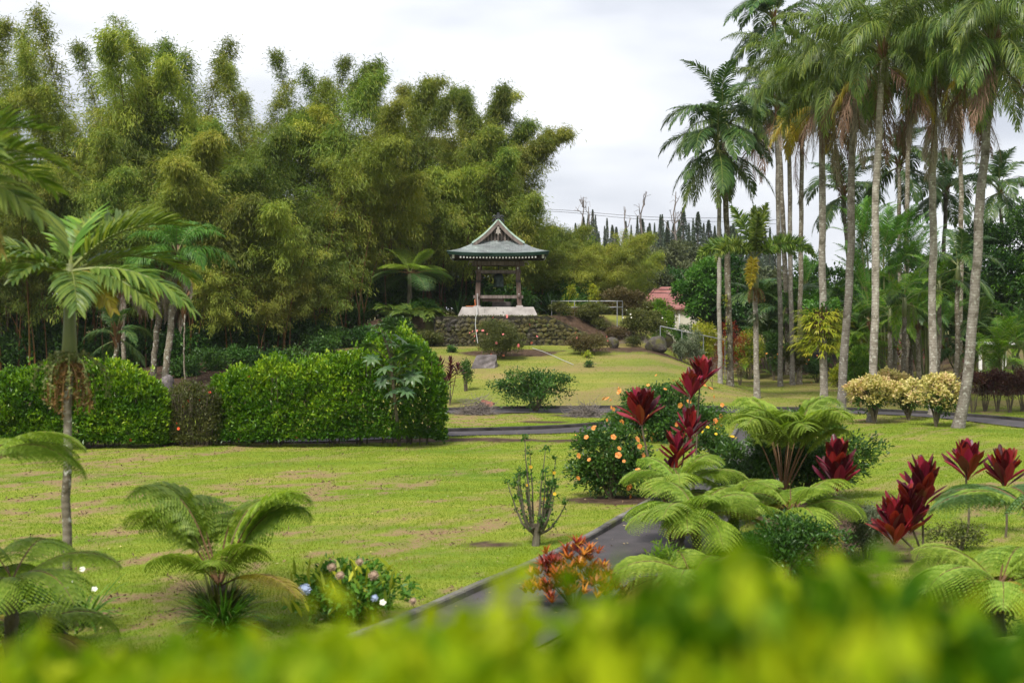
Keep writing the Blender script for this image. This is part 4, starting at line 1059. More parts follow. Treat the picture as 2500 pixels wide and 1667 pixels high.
slab = rock_mesh(61, 3, .10, 1, rockm, 5)
def boulder(label, base, size, mesh, rot=(0, 0, 0), sink=.25, group=None, name='boulder'):
    return tag(link(name, mesh, None, np.asarray(base) + [0, 0, size[2] * (1 - sink)], rot, size), label, 'rock', group)
B0 = [rock_mesh(70 + k, 3, .28, 1, rock_moss) for k in range(3)]
# flat-topped slab on the lawn
def slab_mesh():
    V = np.array([[-.72, -.30, 0], [.55, -.42, -.1], [.80, .0, 0], [.62, .6, 0], [-.5, .6, 0], [-.42, -.05, .62], [.72, -.12, .66], [.74, .5, .74], [-.3, .5, .72], [-.60, -.2, .18], [.62, -.3, .06]])
    me = bpy.data.meshes.new('slab_boulder'); bm = bmesh.new()
    for v in V: bm.verts.new(v)
    bmesh.ops.convex_hull(bm, input=bm.verts); bmesh.ops.subdivide_edges(bm, edges=bm.edges[:], cuts=4, use_grid_fill=True)
    r_ = np.random.RandomState(1)
    for v in bm.verts: v.co += Vector(r_.normal(0, .016, 3))
    bm.to_mesh(me); bm.free(); me.materials.append(rockm); return me
b_ = G(1180, 897); tag(link('boulder', slab_mesh(), None, b_ - [0, 0, .06], (0, 0, .1), .95), 'grey flat-topped boulder lying on the grass slope', 'rock')
boulder('rounded mossy boulder at the foot of the planted bank', G(1600, 858), (.62, .6, .55), B0[0])
boulder('dark boulder wedged in the bank behind the mossy one', G(1625, 846), (.52, .5, .46), B0[1])
boulder('grey boulder leaning behind the hedge by the shaggy palm trunks', at(405, 66), (.42, .4, .62), rock_mesh(80, 3, .2, 1, rockm), (0, .1, 0), .3)
boulder('small round stone at the end of the sloping wall', G(1497, 850), (.36, .33, .32), B0[2])

# ------------------------------------------------------------------ rails
steel = plainmat('galvanised_pipe', [(.24, .25, .26), (.34, .35, .36)], 5, .5, 0, metal=.3)
r_t = thing('handrail', 'pale pipe handrail on the level ground beside the bell pavilion', 'railing', (0, 86, 0))
rp = [(2.4, 0), (3.78, 0), (5.1, 0), (6.36, 0), (6.75, .9)]
for x_, y_ in rp:
    g_ = tz(x_, 86 + y_); mb = MB(); tube(mb, [[x_, y_, g_ - .1], [x_, y_, 4.87]], .028, 7); mb.build('rail_post', steel, r_t)
for z_ in (4.87, 4.50):
    mb = MB(); tube(mb, [[2.38, 0, z_], [6.2, 0, z_], [6.42, .12, z_], [6.75, .9, z_]], .026, 7); mb.build('rail_pipe', steel, r_t)
r_t = thing('handrail', 'sloping pipe handrail going down behind the palms', 'railing', (0, 81.5, 0))
pa, pb_ = P(1612, 796, 81.5), P(1770, 830, 81.5)
mb = MB(); tube(mb, [[pa[0], 0, pa[2]], [pb_[0], 0, pb_[2]]], .028, 7); mb.build('rail_pipe', steel, r_t)
for k in range(4):
    f = k / 3; x_ = pa[0] + (pb_[0] - pa[0]) * f; mb = MB(); tube(mb, [[x_, 0, tz(x_, 81.5) - .1], [x_, 0, pa[2] + (pb_[2] - pa[2]) * f]], .026, 7); mb.build('rail_post', steel, r_t)

# ------------------------------------------------------------------ red-roofed house
redm, t, b, o = _base('faded_red_metal_roof')
tcn = t.nodes.new('ShaderNodeTexCoord'); wv = t.nodes.new('ShaderNodeTexWave'); wv.bands_direction = 'X'; wv.inputs['Scale'].default_value = 2.4
t.links.new(tcn.outputs['Object'], wv.inputs[0])
c = ramp(t, [(.18, .062, .052), (.27, .105, .092), (.34, .165, .15)], noise(t, .8, 5, .65), [.3, .5, .7])
c = mixc(t, c, (.7, .66, .64), math_(t, 'MULTIPLY', wv.outputs['Fac'], .35), 'MULTIPLY')
t.links.new(c, b.inputs['Base Color']); b.inputs['Roughness'].default_value = .6; bump(t, b, wv.outputs['Fac'], .4, .05)
cream = plainmat('cream_wall_paint', [(.46, .43, .35), (.58, .55, .46)], 2, .8, .1)
glass = plainmat('dark_window_glass', [(.02, .024, .026), (.05, .055, .06)], 2, .12, 0, spec=.6)
HD = 116.0; hx = (1655 - CX) / F * HD; hz = tz(hx, HD)
h_t = thing('red_roofed_house', 'small cream house with a faded red hipped roof among the trees', 'house', (hx, HD, 0))
ez = 4.46; hw, hd = 3.35, 3.0
mb = MB(); box(mb, (0, 0, (hz - .2 + ez) / 2), (hw * 2 - .7, hd * 2 - .7, ez - hz + .2)); hwall = mb.build('wall', cream, h_t)
mb = MB(); rl = 1.0; top_ = 6.0
V = [[-hw, -hd, ez], [hw, -hd, ez], [hw, hd, ez], [-hw, hd, ez], [-rl - .9, -.25, top_], [rl - .9, -.25, top_], [rl - .9, .25, top_], [-rl - .9, .25, top_], [-hw, -hd, ez - .14], [hw, -hd, ez - .14], [hw, hd, ez - .14], [-hw, hd, ez - .14]]
mb.add(V, [[0, 1, 5, 4], [1, 2, 6, 5], [2, 3, 7, 6], [3, 0, 4, 7], [4, 5, 6, 7], [8, 9, 1, 0], [9, 10, 2, 1], [10, 11, 3, 2], [11, 8, 0, 3], [8, 11, 10, 9]]); hroof = mb.build('roof', redm, h_t)
mb = MB(); box(mb, (-.9, 0, top_ + .07), (1.5, .9, .18), None, .5, 0, (.6, .4)); mb.build('roof_cap', redm, hroof)
for a_, b2 in (((-hw, -hd), (-rl - .9, -.25)), ((hw, -hd), (rl - .9, -.25))):
    mb = MB(); bar(mb, (*a_, ez + .02), (*b2, top_ + .03), .12, .06); mb.build('hip_cap', redm, hroof)
fy = -hd + .35
for x_, w_, mt in ((-2.2, .9, glass), (-.95, .75, glass), (2.0, .9, glass)):
    mb = MB(); box(mb, (x_, fy - .012, ez - 1.0), (w_ + .16, .05, 1.36)); wf = mb.build('window', white, h_t)
    mb = MB(); box(mb, (x_, fy - .03, ez - 1.0), (w_, .05, 1.2)); mb.build('pane', mt, wf)
for x_ in (-.2, 1.25): 
    mb = MB(); box(mb, (x_, fy - .03, (ez + hz) / 2 - .07), (.1, .08, ez - hz - .14)); mb.build('corner_board', white, h_t)
# ------------------------------------------------------------------ white arbour among the palms
w_t = thing('white_arbor', 'white post arbor behind the dark red hedge', 'arbor', (0, 82, 0))
for px in (2393, 2452):
    a = at(px, 82); mb = MB(); box(mb, (a[0], 0, a[2] + 1.2), (.17, .17, 2.5)); mb.build('post', white, w_t)
a = at(2422, 82); mb = MB(); box(mb, (a[0], 0, a[2] + 2.42), (2.3, 1.2, .14)); mb.build('beam', white, w_t)
# ------------------------------------------------------------------ power lines
blk = plainmat('black_wire', [(.03, .03, .03), (.05, .05, .05)], 5, .6, 0)
for lab, (x0, y0), (x1, y1), d_ in (('upper of the two thin power lines crossing the sky above the pines', (1395, 514), (1790, 532), 150), ('lower of the two thin power lines crossing the sky above the pines', (1395, 519), (1790, 541), 150),
                              ('dark power line sagging above the red roof', (1400, 684), (1740, 706), 106), ('second dark power line just under the first above the red roof', (1400, 690), (1740, 716), 105)):
    s = np.linspace(-.3, 1.3, 20); p0 = P(x0, y0, d_); p1 = P(x1, y1, d_)
    mb = MB(); tube(mb, p0 + (p1 - p0) * s[:, None] - np.c_[0 * s, 0 * s, .3 * np.sin(np.clip(s, 0, 1) * PI)], .02 if d_ > 120 else .025, 4); tag(mb.build('power_line', blk), lab, 'power line', 'power lines')
# ------------------------------------------------------------------ bamboo grove
rs = np.random.RandomState(21)
BV = []
for k, (h, lean, bend, nlf, spire) in enumerate([(8, .30, 1.0, 9000, 0), (8, .45, .8, 9000, 0), (10, .28, .95, 11000, 0), (10, .42, .75, 11000, 0), (10, .18, 1.25, 11000, 0),
                                       (13, .22, .8, 13000, 0), (13, .36, .65, 13000, 0), (13, .30, 1.0, 13000, 0), (16, .16, .7, 13000, 0), (16, .28, .55, 13000, 0), (17, .06, .35, 5200, 1), (17, .12, .5, 5600, 1), (20, .05, .3, 5600, 1), (20, .10, .42, 6000, 1)]):
    BV.append((h, bamboo_variant(400 + k, h, lean, bend, nlf, M['bamboo_y'] if k in (1, 4, 7, 9, 11) else M['bamboo'], .28 if h < 9 else .31 if h < 11 else .36 if not spire else .45, spire)))
prof_x = [-200, 0, 60, 110, 150, 200, 300, 380, 450, 520, 560, 620, 690, 750, 800, 860, 895, 940, 1000, 1050, 1100, 1150, 1190, 1225, 1255, 1280, 1300, 1330, 1370, 1420, 1480, 1540, 1580]
prof_y = [120, 125, 60, 120, 60, 130, 85, 110, 95, 120, 175, 160, 190, 130, 160, 165, 230, 205, 180, 200, 190, 180, 225, 255, 300, 370, 450, 520, 560, 590, 615, 640, 665]
def topz(x, d):
    px = CX + x * F / d
    return EYE + (HZ - np.interp(px, prof_x, prof_y)) / F * d
def bow():        # the way a culm bows: mostly to one side or the other, some towards the lawn
    return rs.choice([0.0, PI, -PI / 2, 0.0, PI]) + rs.normal(0, .55)
BAMBOO_LABEL = 'feathery olive bamboo culm with golden cane in the tall grove behind the lawn'
def culm(x, y, z_top, az, label=BAMBOO_LABEL):
    g = tz(x, y); need = max(3.0, (z_top - g))
    def height(v): return v
    cand = sorted(range(len(BV)), key=lambda k: abs(BVZ[k] - need) + rs.rand() * 1.2 + (3 if (BV[k][0] >= 17) != (label.startswith('tall') or label.startswith('bamboo plume')) else 0))[:3]
    k = cand[rs.randint(len(cand))]
    s_ = float(np.clip(need / BVZ[k], .72, 1.3))
    t_ = thing('bamboo', label, 'bamboo', (x, y, g - .1), az, 'bamboo of the grove', s_); t_.rotation_euler = (rs.normal(0, .05), rs.normal(0, .05), az)
    link('culm', BV[k][1][0], t_); stuff(link('foliage', BV[k][1][1], t_))
BVZ = []
for h, (cm2, fm2) in BV:
    co = np.empty(len(fm2.vertices) * 3, np.float32); fm2.vertices.foreach_get('co', co); BVZ.append(float(np.percentile(co.reshape(-1, 3)[:, 2], 99.3)))
def front_y(x):        # front edge of the grove
    return np.interp(x, [-40, -26, -13, -8.5, -5, -1, 3, 6, 10], [79, 78, 80, 83.5, 90, 92, 93, 97, 101])
def row(x0, x1, step, off, fr0, fr1, azm, azs, jy=1.2, label=BAMBOO_LABEL):
    x = x0
    while x < x1:
        xx = x + rs.uniform(-.4, .4) * step; y = front_y(xx) + off + rs.uniform(-jy, jy)
        z = topz(xx, y); g = tz(xx, y)
        culm(xx, y, g + (z - g) * rs.uniform(fr0, fr1) * rs.uniform(.90, 1.05), bow(), label)
        x += step
row(-37, 9.5, 1.55, 12.0, .98, 1.07, -PI / 2, 1.6, label='tall bamboo in the back row of the grove, its tip against the sky')
row(-36, 8.5, 1.5, 8.0, .84, 1.0, -PI / 2, 1.4)
row(-34, 8.5, 1.4, 5.0, .70, .92, -PI / 2, 1.0)
row(-32, 8.0, 1.6, 2.8, .50, .74, -PI / 2, .8)
row(-30, 8.0, 1.7, 1.2, .42, .62, -PI / 2, .7, .8, 'arching bamboo of medium height near the front of the grove')
row(-16, -8.5, 2.3, -.2, .28, .46, -PI / 2, .7, .7, 'low arching bamboo leaning out at the front of the grove')
row(-30, 5, 2.0, 2.2, .42, .62, -PI / 2, .7, .9)
# single tall plumes that stand clear of the canopy
PLUME = ['nearest the frame edge', 'second from the frame edge', 'third from the frame edge', 'fourth from the frame edge', 'fifth from the frame edge', 'over the near end of the big hedge', 'nodding over the middle of the big hedge', 'just past the middle of the grove', 'over the spreading tree fern', 'just left of the bell pavilion roof', 'directly over the bell pavilion roof', 'just right of the bell pavilion roof', 'leaning out at the far end of the grove', 'lowest at the far end of the grove']
for kk, (px, py) in enumerate(((55, 48), (150, 55), (300, 72), (470, 95), (545, 105), (640, 160), (745, 128), (850, 165), (1000, 172), (1130, 176), (1190, 200), (1245, 235), (1275, 310), (1300, 400))):
    x, y = (px - CX) / F * 96, 96 + rs.uniform(-2, 3)
    culm(x, y, EYE + (HZ - py) / F * y, rs.choice([0, PI, PI]) + rs.uniform(-.6, .6), 'bamboo plume standing clear of the canopy, ' + PLUME[kk])
# bare leaning canes in the shade at the front of the grove
for k in range(110):
    x = rs.uniform(-31, -6) if k < 96 else rs.uniform(-6, -2.5); y = front_y(x) + rs.uniform(.6, 3.5); g = tz(x, y); h = rs.uniform(4, 7)
    s = np.linspace(0, 1, 8); lx, ly = rs.normal(0, .7), rs.normal(-.2, .4)
    mb = MB(); tube(mb, np.stack([lx * s ** 1.5, ly * s ** 1.5, h * s], 1), np.linspace(.05, .03, 8) * rs.uniform(.6, 1.1), 6, .5, 0)
    c_ = mb.build('bamboo_cane', M['culm']); c_.location = (x, y, g - .1); tag(c_, 'bare golden bamboo cane rising in the shade at the front of the grove', 'bamboo', 'bare canes at the front of the grove')

# ------------------------------------------------------------------ far background: pines, dead trees, woodland
def pine_variant(seed, h, w):
    rs = np.random.RandomState(seed); mb = MB(); tube(mb, [[0, 0, 0], [0, 0, h]], [.28, .04], 6, .5, 0, False); tk = mb.mesh('trunk', [M['bark']])
    mb = MB(); n = 3600; u = rs.rand(n) ** .9; z = h * (.12 + .88 * u); a = rs.rand(n) * 2 * PI
    lay = .5 + .5 * np.abs(np.sin(z * 1.7 + .8 * np.sin(a * 2))); r = w * (1 - u) ** 1.05 * lay * rs.rand(n) ** .5 + .04
    p = np.stack([np.cos(a) * r, np.sin(a) * r, z], 1)
    leaves(mb, p, np.stack([np.cos(a), np.sin(a), .9 + 0 * a], 1) + rs.normal(0, .35, (n, 3)), rdir(rs, n), rs.uniform(.35, .7, n) * (.22 + .78 * (1 - u) ** .7), .15, rs.rand(n))
    return tk, mb.mesh('crown', [M['pine']])
PV = [pine_variant(500 + k, h, w) for k, (h, w) in enumerate([(22, 2.5), (20, 2.2), (18, 2.6), (24, 2.3)])]; PH = [22, 20, 18, 24]
rs = np.random.RandomState(31)
tops = [(1405, 545), (1424, 530), (1436, 526), (1447, 512), (1454, 525), (1476, 552), (1482, 533), (1495, 550), (1528, 540), (1541, 550), (1556, 528), (1568, 535), (1586, 545), (1598, 545), (1612, 525), (1617, 524), (1630, 540), (1645, 548), (1658, 535), (1668, 508), (1682, 545), (1692, 533), (1704, 518), (1718, 545), (1730, 538), (1745, 552), (1790, 548), (1835, 540), (1880, 555)]
for px, py in tops:
    d_ = rs.uniform(215, 300); a = at(px, d_); z = EYE + (HZ - py) / F * d_; k = rs.randint(4); s_ = (z - a[2]) / PH[k]
    t_ = thing('pine_tree', 'slender dark columnar pine on the skyline beyond the garden', 'pine', a, rs.rand() * 6, 'pines on the skyline'); wd_ = float(rs.uniform(.75, 1.5)); t_.scale = (float(s_) * wd_, float(s_) * wd_, float(s_))
    link('trunk', PV[k][0], t_); stuff(link('crown', PV[k][1], t_))
for k in range(60):     # the next rows of the same plantation, tops just lower
    px = rs.uniform(1400, 1900); d_ = rs.uniform(225, 310); a = at(px, d_); z = EYE + (HZ - rs.uniform(545, 605)) / F * d_; q_ = rs.randint(4)
    t_ = thing('pine_tree', 'slender dark columnar pine on the skyline beyond the garden', 'pine', a, rs.rand() * 6, 'pines on the skyline'); wd_ = float(rs.uniform(.8, 1.7)); zs_ = float((z - a[2]) / PH[q_]); t_.scale = (zs_ * wd_, zs_ * wd_, zs_)
    link('trunk', PV[q_][0], t_); stuff(link('crown', PV[q_][1], t_))
def dead_tree(label, px, top, d_, seed):
    rs = np.random.RandomState(seed); a = at(px, d_); h = EYE + (HZ - top) / F * d_ - a[2]
    t_ = thing('dead_tree', label, 'tree', a, 0, 'bare dead trees on the skyline'); mb = MB()
    path = trunk_path((0, 0, 0), (rs.normal(0, .6), 0, h), .1, 14, .9, seed); tube(mb, path, np.linspace(.26, .05, 14), 6); mb.build('trunk', M['deadwood'], t_)
    for k in range(11):
        i0 = rs.randint(7, 13); p = path[i0]; az = rs.rand() * 2 * PI; L = rs.uniform(1.0, 3.0) * (1.3 - i0 / 14); d0 = np.array([math.cos(az), math.sin(az) * .6, rs.uniform(.5, 1.4)]); s = np.linspace(0, 1, 5)[:, None]
        pts = p + unit(d0) * L * s + np.cumsum(rs.normal(0, .12, (5, 3)), 0) * (s > 0) + np.array([0, 0, .5]) * s ** 2
        mb = MB(); tube(mb, pts, np.linspace(.07, .03, 5), 4)
        for e in range(2):
            q_ = pts[2 + e]; d2 = rs.normal(0, .5, 3) + [0, 0, .8]; tube(mb, [q_, q_ + unit(d2) * .5, q_ + unit(d2 + rs.normal(0, .4, 3)) * .95], [.035, .028, .018], 3)
        mb.build('branch', M['deadwood'], t_)
dead_tree('bare dead tree standing clear against the sky nearest the bamboo', 1407, 485, 190, 1)
dead_tree('short bare dead tree among the pine tops', 1441, 505, 200, 2)
dead_tree('forked bare dead tree between pine clumps', 1508, 512, 190, 3)
dead_tree('tallest straight bare dead tree with a mossy trunk', 1578, 468, 170, 4)
dead_tree('bare dead tree with upswept branches beside the tall palm', 1645, 468, 175, 5)
FAR = [('grey-green woodland tree behind the red-roofed house', 1640, 150, 9.8, 7), ('olive woodland tree under the skyline pines', 1600, 165, 9.6, 7), ('tall dull green woodland tree with a thin crown under the dead trees', 1690, 160, 10.5, 7)]
for k, (lab, px, d_, h, w) in enumerate(FAR):
    tree('woodland_tree', lab, 'tree', at(px, d_), h, w, M['far_green'], 2600, 4, .42, .2, 600 + k, 'woodland trees behind the house', .25, 26, .3, .2, jit=.2)
for k in range(16):
    px = rs.uniform(1420, 2560); d_ = rs.uniform(150, 200)
    tree('woodland_tree', 'dull green tree in the woodland far behind the palms', 'tree', at(px, d_), rs.uniform(7, 9.5), rs.uniform(7, 10), M['far_green'], 750, 4, .7, .36, 620 + k, 'far woodland trees', .1, 24, .32, .2, jit=.25)
for k in range(12):
    px = -150 + k * 112 + rs.uniform(-40, 40); d_ = rs.uniform(118, 128)
    tree('woodland_tree', 'dark tree glimpsed behind the bamboo grove', 'tree', at(px, d_), rs.uniform(8, 10), rs.uniform(8, 11), M['dark_tree'], 420, 4, .9, .5, 660 + k, 'trees behind the bamboo', .05, 20, .36, .2, jit=.3)
tree('leafy_tree', 'bright green broad-leaved tree beside the red roof', 'tree', at(1718, 103), 7.0, 3.9, M['bright_tree'], 3400, 5, .30, .14, 640, None, .2, 24, .28, .16, jit=.12)
tree('leafy_tree', 'dark green tree between the red roof and the bright tree', 'tree', at(1655, 122), 7.0, 6.5, M['shrub'], 2400, 5, .36, .18, 641, None, .15, 24, .3, .16, jit=.16)
tree('leafy_tree', 'large dark glossy tree with lime tips at the edge behind the lime palm', 'tree', at(2480, 92), 11.2, 8.4, M['dark_tree'], 7000, 6, .26, .12, 642, None, .12, 46, .24, .22, jit=.16)
tree('leafy_tree', 'dark shaded tree behind the paired palm trunks', 'tree', at(1790, 104), 6.8, 7.5, M['dark_tree'], 3000, 5, .34, .16, 643, None, .08, 30, .28, .18, jit=.16)
tree('leafy_tree', 'dark shaded tree behind the palm carrying the staghorn fern', 'tree', at(2010, 100), 6.4, 9.0, M['shrub'], 3200, 5, .34, .16, 644, None, .08, 30, .28, .18, jit=.16)
tree('leafy_tree', 'dark shaded tree behind the cream-leaved bushes', 'tree', at(2250, 102), 7.0, 10.0, M['shrub'], 3200, 5, .36, .16, 645, None, .08, 30, .28, .18, jit=.16)

# ------------------------------------------------------------------ clipped and loose hedges
def hedge(name, label, x0, x1, yc, dp, hfun, n, per, L, W, mat, seed, flowers=None, group=None, stems=26, gap=.12, shell=.62, jit=.05):
    rs = np.random.RandomState(seed); xm = (x0 + x1) / 2; t_ = thing(name, label, 'hedge', (xm, yc, tz(xm, yc)), 0, group)
    x = rs.uniform(x0, x1, n); th = rs.uniform(-.12, 1.0, n) ** 1.0 * PI * .80          # from the front foot over the top
    e = np.minimum(1, np.minimum(x - x0, x1 - x) / 1.25); e = np.sqrt(np.clip(1 - (1 - np.clip(e, 0, 1)) ** 2, 0.03, 1))
    h = hfun(x) * (.70 + .30 * e) * (1 + .22 * (fbm(x * .85 + seed, 0 * x + 3, 3) - .5) * 2 * .6)
    cy, cz = -np.cos(np.clip(th, 0, PI)), np.sin(np.clip(th, 0, PI))
    sy = np.sign(cy) * np.abs(cy) ** .85; sz = np.abs(cz) ** .85
    r = shell + (1 - shell) * rs.rand(n) ** .5
    bumpy = 1 + .55 * (fbm(x * 1.1 + seed, th * 1.6 + 4, 3) - .5) * 2 * .8
    z = gap * h + (1 - gap) * h * np.where(th < 0, 0, sz) * r * (.72 + .28 * bumpy)
    z = np.where(rs.rand(n) < .38, gap * h + (z - gap * h) * rs.rand(n) ** .8, z)
    shoot = (rs.rand(n) < .07) & (sz > .75); z = np.where(shoot, z + rs.rand(n) ** 2 * .38, z)
    y = dp / 2 * sy * e * r * bumpy
    hole = (fbm(x * 1.9 + 31, z * 2.2 + 7, 3) < .36) & (r > .8) & (rs.rand(n) < .8); y = np.where(hole, y * .72, y); z = np.where(hole, z * .93, z)
    p = np.stack([x - xm, y, z], 1)
    o = unit(np.stack([.0 * x + (x > x1 - .5) * .8 - (x < x0 + .5) * .8, sy, sz * .9 + .15], 1))
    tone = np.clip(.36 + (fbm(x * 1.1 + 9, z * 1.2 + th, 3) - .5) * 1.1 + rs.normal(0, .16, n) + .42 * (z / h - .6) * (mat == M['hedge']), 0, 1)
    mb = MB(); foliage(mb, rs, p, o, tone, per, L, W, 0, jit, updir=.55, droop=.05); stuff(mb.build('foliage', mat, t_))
    # new shoots standing above the top
    mb = MB()
    for k in range(stems):
        xx = rs.uniform(x0 + .3, x1 - .3); hh = hfun(np.array([xx]))[0]
        for q_ in range(3):
            s = np.linspace(0, 1, 5); tube(mb, np.stack([xx - xm + (rs.normal(0, .25)) * s, rs.normal(0, dp * .12) + rs.normal(0, dp * .2) * s, hh * .85 * s], 1), .016 * (1 - .6 * s), 4, .5, 0, False)
    mb.build('branches', M['twig'], t_)
    if flowers:
        fk, fn, fs = flowers
        idx = rs.choice(np.where((sy < -.2) & (r > .8))[0], fn, replace=False)
        for k in idx: link('flower', FL[fk], t_, p[k] + o[k] * .07, (1.1 + rs.normal(0, .3), 0, rs.normal(0, .5)), fs * rs.uniform(.8, 1.2))
    return t_
def hz_at(px0, px1, d): return (px0 - CX) / F * d, (px1 - CX) / F * d
x0, x1 = hz_at(508, 1086, 47.0)
def hbig(x):
    px = CX + x * F / 47; return np.interp(px, [500, 560, 620, 680, 760, 850, 920, 1000, 1050, 1090], [2.1, 2.4, 2.5, 2.75, 2.95, 3.1, 3.45, 3.5, 3.2, 2.5])
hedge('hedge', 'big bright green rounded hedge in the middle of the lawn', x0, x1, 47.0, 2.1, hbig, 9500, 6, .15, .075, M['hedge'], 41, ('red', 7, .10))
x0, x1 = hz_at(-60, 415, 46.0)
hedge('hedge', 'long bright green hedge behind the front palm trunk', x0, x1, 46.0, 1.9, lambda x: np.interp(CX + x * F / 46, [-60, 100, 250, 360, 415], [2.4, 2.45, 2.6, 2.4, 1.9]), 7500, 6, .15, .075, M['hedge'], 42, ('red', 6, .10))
x0, x1 = hz_at(378, 540, 46.3)
hedge('hedge', 'sparse twiggy bronze shrub with red flowers between the two green hedges', x0, x1, 46.3, 1.5, lambda x: 1.95 + 0 * x, 1500, 5, .11, .05, M['shrub_olive'], 43, ('red', 7, .10), stems=60)

# umbrella tree growing out of the big hedge
rs = np.random.RandomState(44); ub = np.array([(975 - CX) / F * 46.2, 46.2, 0.0]); ub[2] = tz(*ub[:2])
t_ = thing('umbrella_tree', 'umbrella tree with whorls of drooping dark leaflets growing through the big hedge', 'tree', ub)
mb = MB(); blades(mb, np.zeros((9, 3)), np.stack([np.cos(np.arange(9) * .7), np.sin(np.arange(9) * .7), .35 + 0 * np.arange(9)], 1), np.stack([-np.sin(np.arange(9) * .7), np.cos(np.arange(9) * .7), 0 * np.arange(9.)], 1), .34, .10, 1.3, np.linspace(.2, .9, 9), 4, 0, fold=.2)
whorl = mb.mesh('leaf_whorl', [leafmat('umbrella_leaf', [(.03, .075, .025), (.055, .11, .038), (.11, .17, .07)], .3, .4)])
mb = MB(); tube(mb, [[0, 0, 0], [-.1, -.5, 1.5], [-.25, -.75, 3.0], [-.5, -.8, 3.75]], [.06, .05, .04, .02], 6)
spots = [(-.75, -.9, 3.15), (-.45, -1.0, 3.55), (-.15, -1.0, 3.7), (-.55, -.7, 3.8), (.15, -1.05, 3.35), (-.1, -1.15, 3.2), (.3, -1.15, 2.9), (.0, -1.25, 2.75), (-.25, -1.25, 2.45), (.25, -1.3, 2.5), (-.35, -1.3, 2.05), (.1, -1.35, 2.1), (.45, -1.25, 2.2), (-.1, -1.35, 1.7), (.3, -1.35, 1.75), (.55, -1.0, 2.7), (.05, -1.4, 1.4), (-.65, -1.05, 2.75), (.45, -1.2, 3.1), (-.2, -.9, 3.35)]
for s_ in spots: tube(mb, [[-.2, -.7, s_[2] - .5], [(s_[0] - .2) / 2, (s_[1] - .7) / 2, s_[2] - .15], s_], .012, 4, .5, 0, False)
mb.build('trunk', M['twig'], t_)
for s_ in spots: link('leaf_whorl', whorl, t_, (s_[0] * 1.15, s_[1] - .35, s_[2] + .12), (.45 + rs.normal(0, .2), rs.normal(0, .25), rs.rand() * 6), rs.uniform(1.0, 1.45))

# ------------------------------------------------------------------ shrubs of the lawn and the bank
bush('spreading_bush', 'wide spreading green bush on the lawn in front of the boulder', 'bush', G(1308, 1005), 3.8, 2.6, 1.95, 900, 7, .13, .065, M['shrub'], 50, None, 30, .26, .0, 12, .03, None, .3, 30, jit=.10)
bush('flowering_bush', 'rounded dark bush with pink flowers against the stone wall', 'bush', G(1228, 876), 3.3, 2.6, 2.15, 2600, 6, .10, .05, M['shrub_olive'], 51, None, 20, .42, .0, 8, .03, (FL['pink'], 22, .16), .5)
bush('flowering_bush', 'low bronze bush with a few pink flowers at the sloping wall end', 'bush', G(1440, 866), 2.4, 1.8, 1.25, 1300, 6, .10, .05, M['shrub_brown'], 52, None, 18, .38, .05, 8, .02, (FL['pink'], 5, .15), .4)
def bushP(name, label, px0, px1, ptop, d, mat, seed, n=900, per=6, L=.12, W=.06, base=None, dp=None, **kw):
    a = at((px0 + px1) / 2, d); w = (px1 - px0) / F * d; h = EYE + (HZ - ptop) / F * d - a[2]
    return bush(name, label, 'bush', a, w, dp or w * .8, max(.3, h), n, per, L, W, M[mat], seed, **kw)
bushP('bush', 'dark twiggy bush growing through the level handrail', 1402, 1484, 738, 85.4, 'shrub_olive', 53, 900)
bushP('bush', 'bronze domed bush behind the handrail end', 1470, 1585, 700, 89, 'shrub_brown', 54, 1500, L=.14, W=.07, z0=.0)
bushP('bush', 'dark bush with pale flecks on the planted bank', 1515, 1622, 752, 84.3, 'shrub_olive', 55, 1500, flowers=(FL['white'], 12, .09))
bushP('bush', 'upright lime green shrub in front of the red-roofed house', 1580, 1648, 722, 87, 'palm_lime', 56, 500, L=.22, W=.05, droop=.5, nl=16)
bushP('bush', 'silvery round shrub beside the sloping handrail', 1672, 1722, 806, 80.0, 'shrub_silver', 57, 700, L=.10, W=.05)
bushP('bush', 'smaller silvery shrub touching the round one', 1645, 1680, 824, 79.6, 'shrub_silver', 58, 380, L=.10, W=.05)
bushP('bush', 'yellow-green bushy shrub behind the silvery shrubs', 1690, 1760, 772, 84, 'shrub_yellow', 59, 900, L=.13, W=.06)
bushP('bush', 'dark green shrub below the house wall', 1636, 1705, 785, 90, 'shrub', 60, 800)
bushP('bush', 'red-leaved shrub behind the paired palm trunks', 1742, 1822, 782, 84, 'croton', 61, 800, L=.12, W=.05)
bushP('bush', 'green citrus bush with orange fruit behind the grey palm trunks', 1865, 1912, 800, 88, 'shrub', 62, 700, flowers=(FL['orange'], 6, .16))
bushP('bush', 'variegated yellow bush behind the foxtail palm', 1795, 1865, 805, 89, 'shrub_yellow', 63, 700)
bushP('bush', 'low green bush with orange flowers at the foot of the staghorn palm', 1960, 2030, 868, 84, 'shrub', 64, 600, flowers=(FL['orange'], 6, .15))
bushP('bush', 'bright yellow croton-like bush behind the lichen-spotted palm', 2030, 2062, 890, 80, 'shrub_yellow', 65, 350, L=.2, W=.05)
bushP('bush', 'lime leafy bush behind the cream-leaved bushes', 2060, 2130, 845, 76, 'palm_lime', 66, 700, L=.24, W=.06)
bushP('bush', 'lime bush at the foot of the slender palms', 2080, 2200, 800, 84, 'shrub_yellow', 67, 600, L=.2, W=.06)
bushP('bush', 'tiny green bush alone on the slope above the boulder', 1094, 1112, 855, 79.5, 'shrub', 68, 120, 5)
bushP('bush', 'small tuft of yellow leaves below the bronze bush', 1424, 1446, 870, 77.5, 'shrub_yellow', 69, 40, 5, L=.12, W=.06)
bushP('bush', 'small spindly seedling on the slope', 1430, 1446, 893, 74.5, 'shrub', 70, 60, 5)
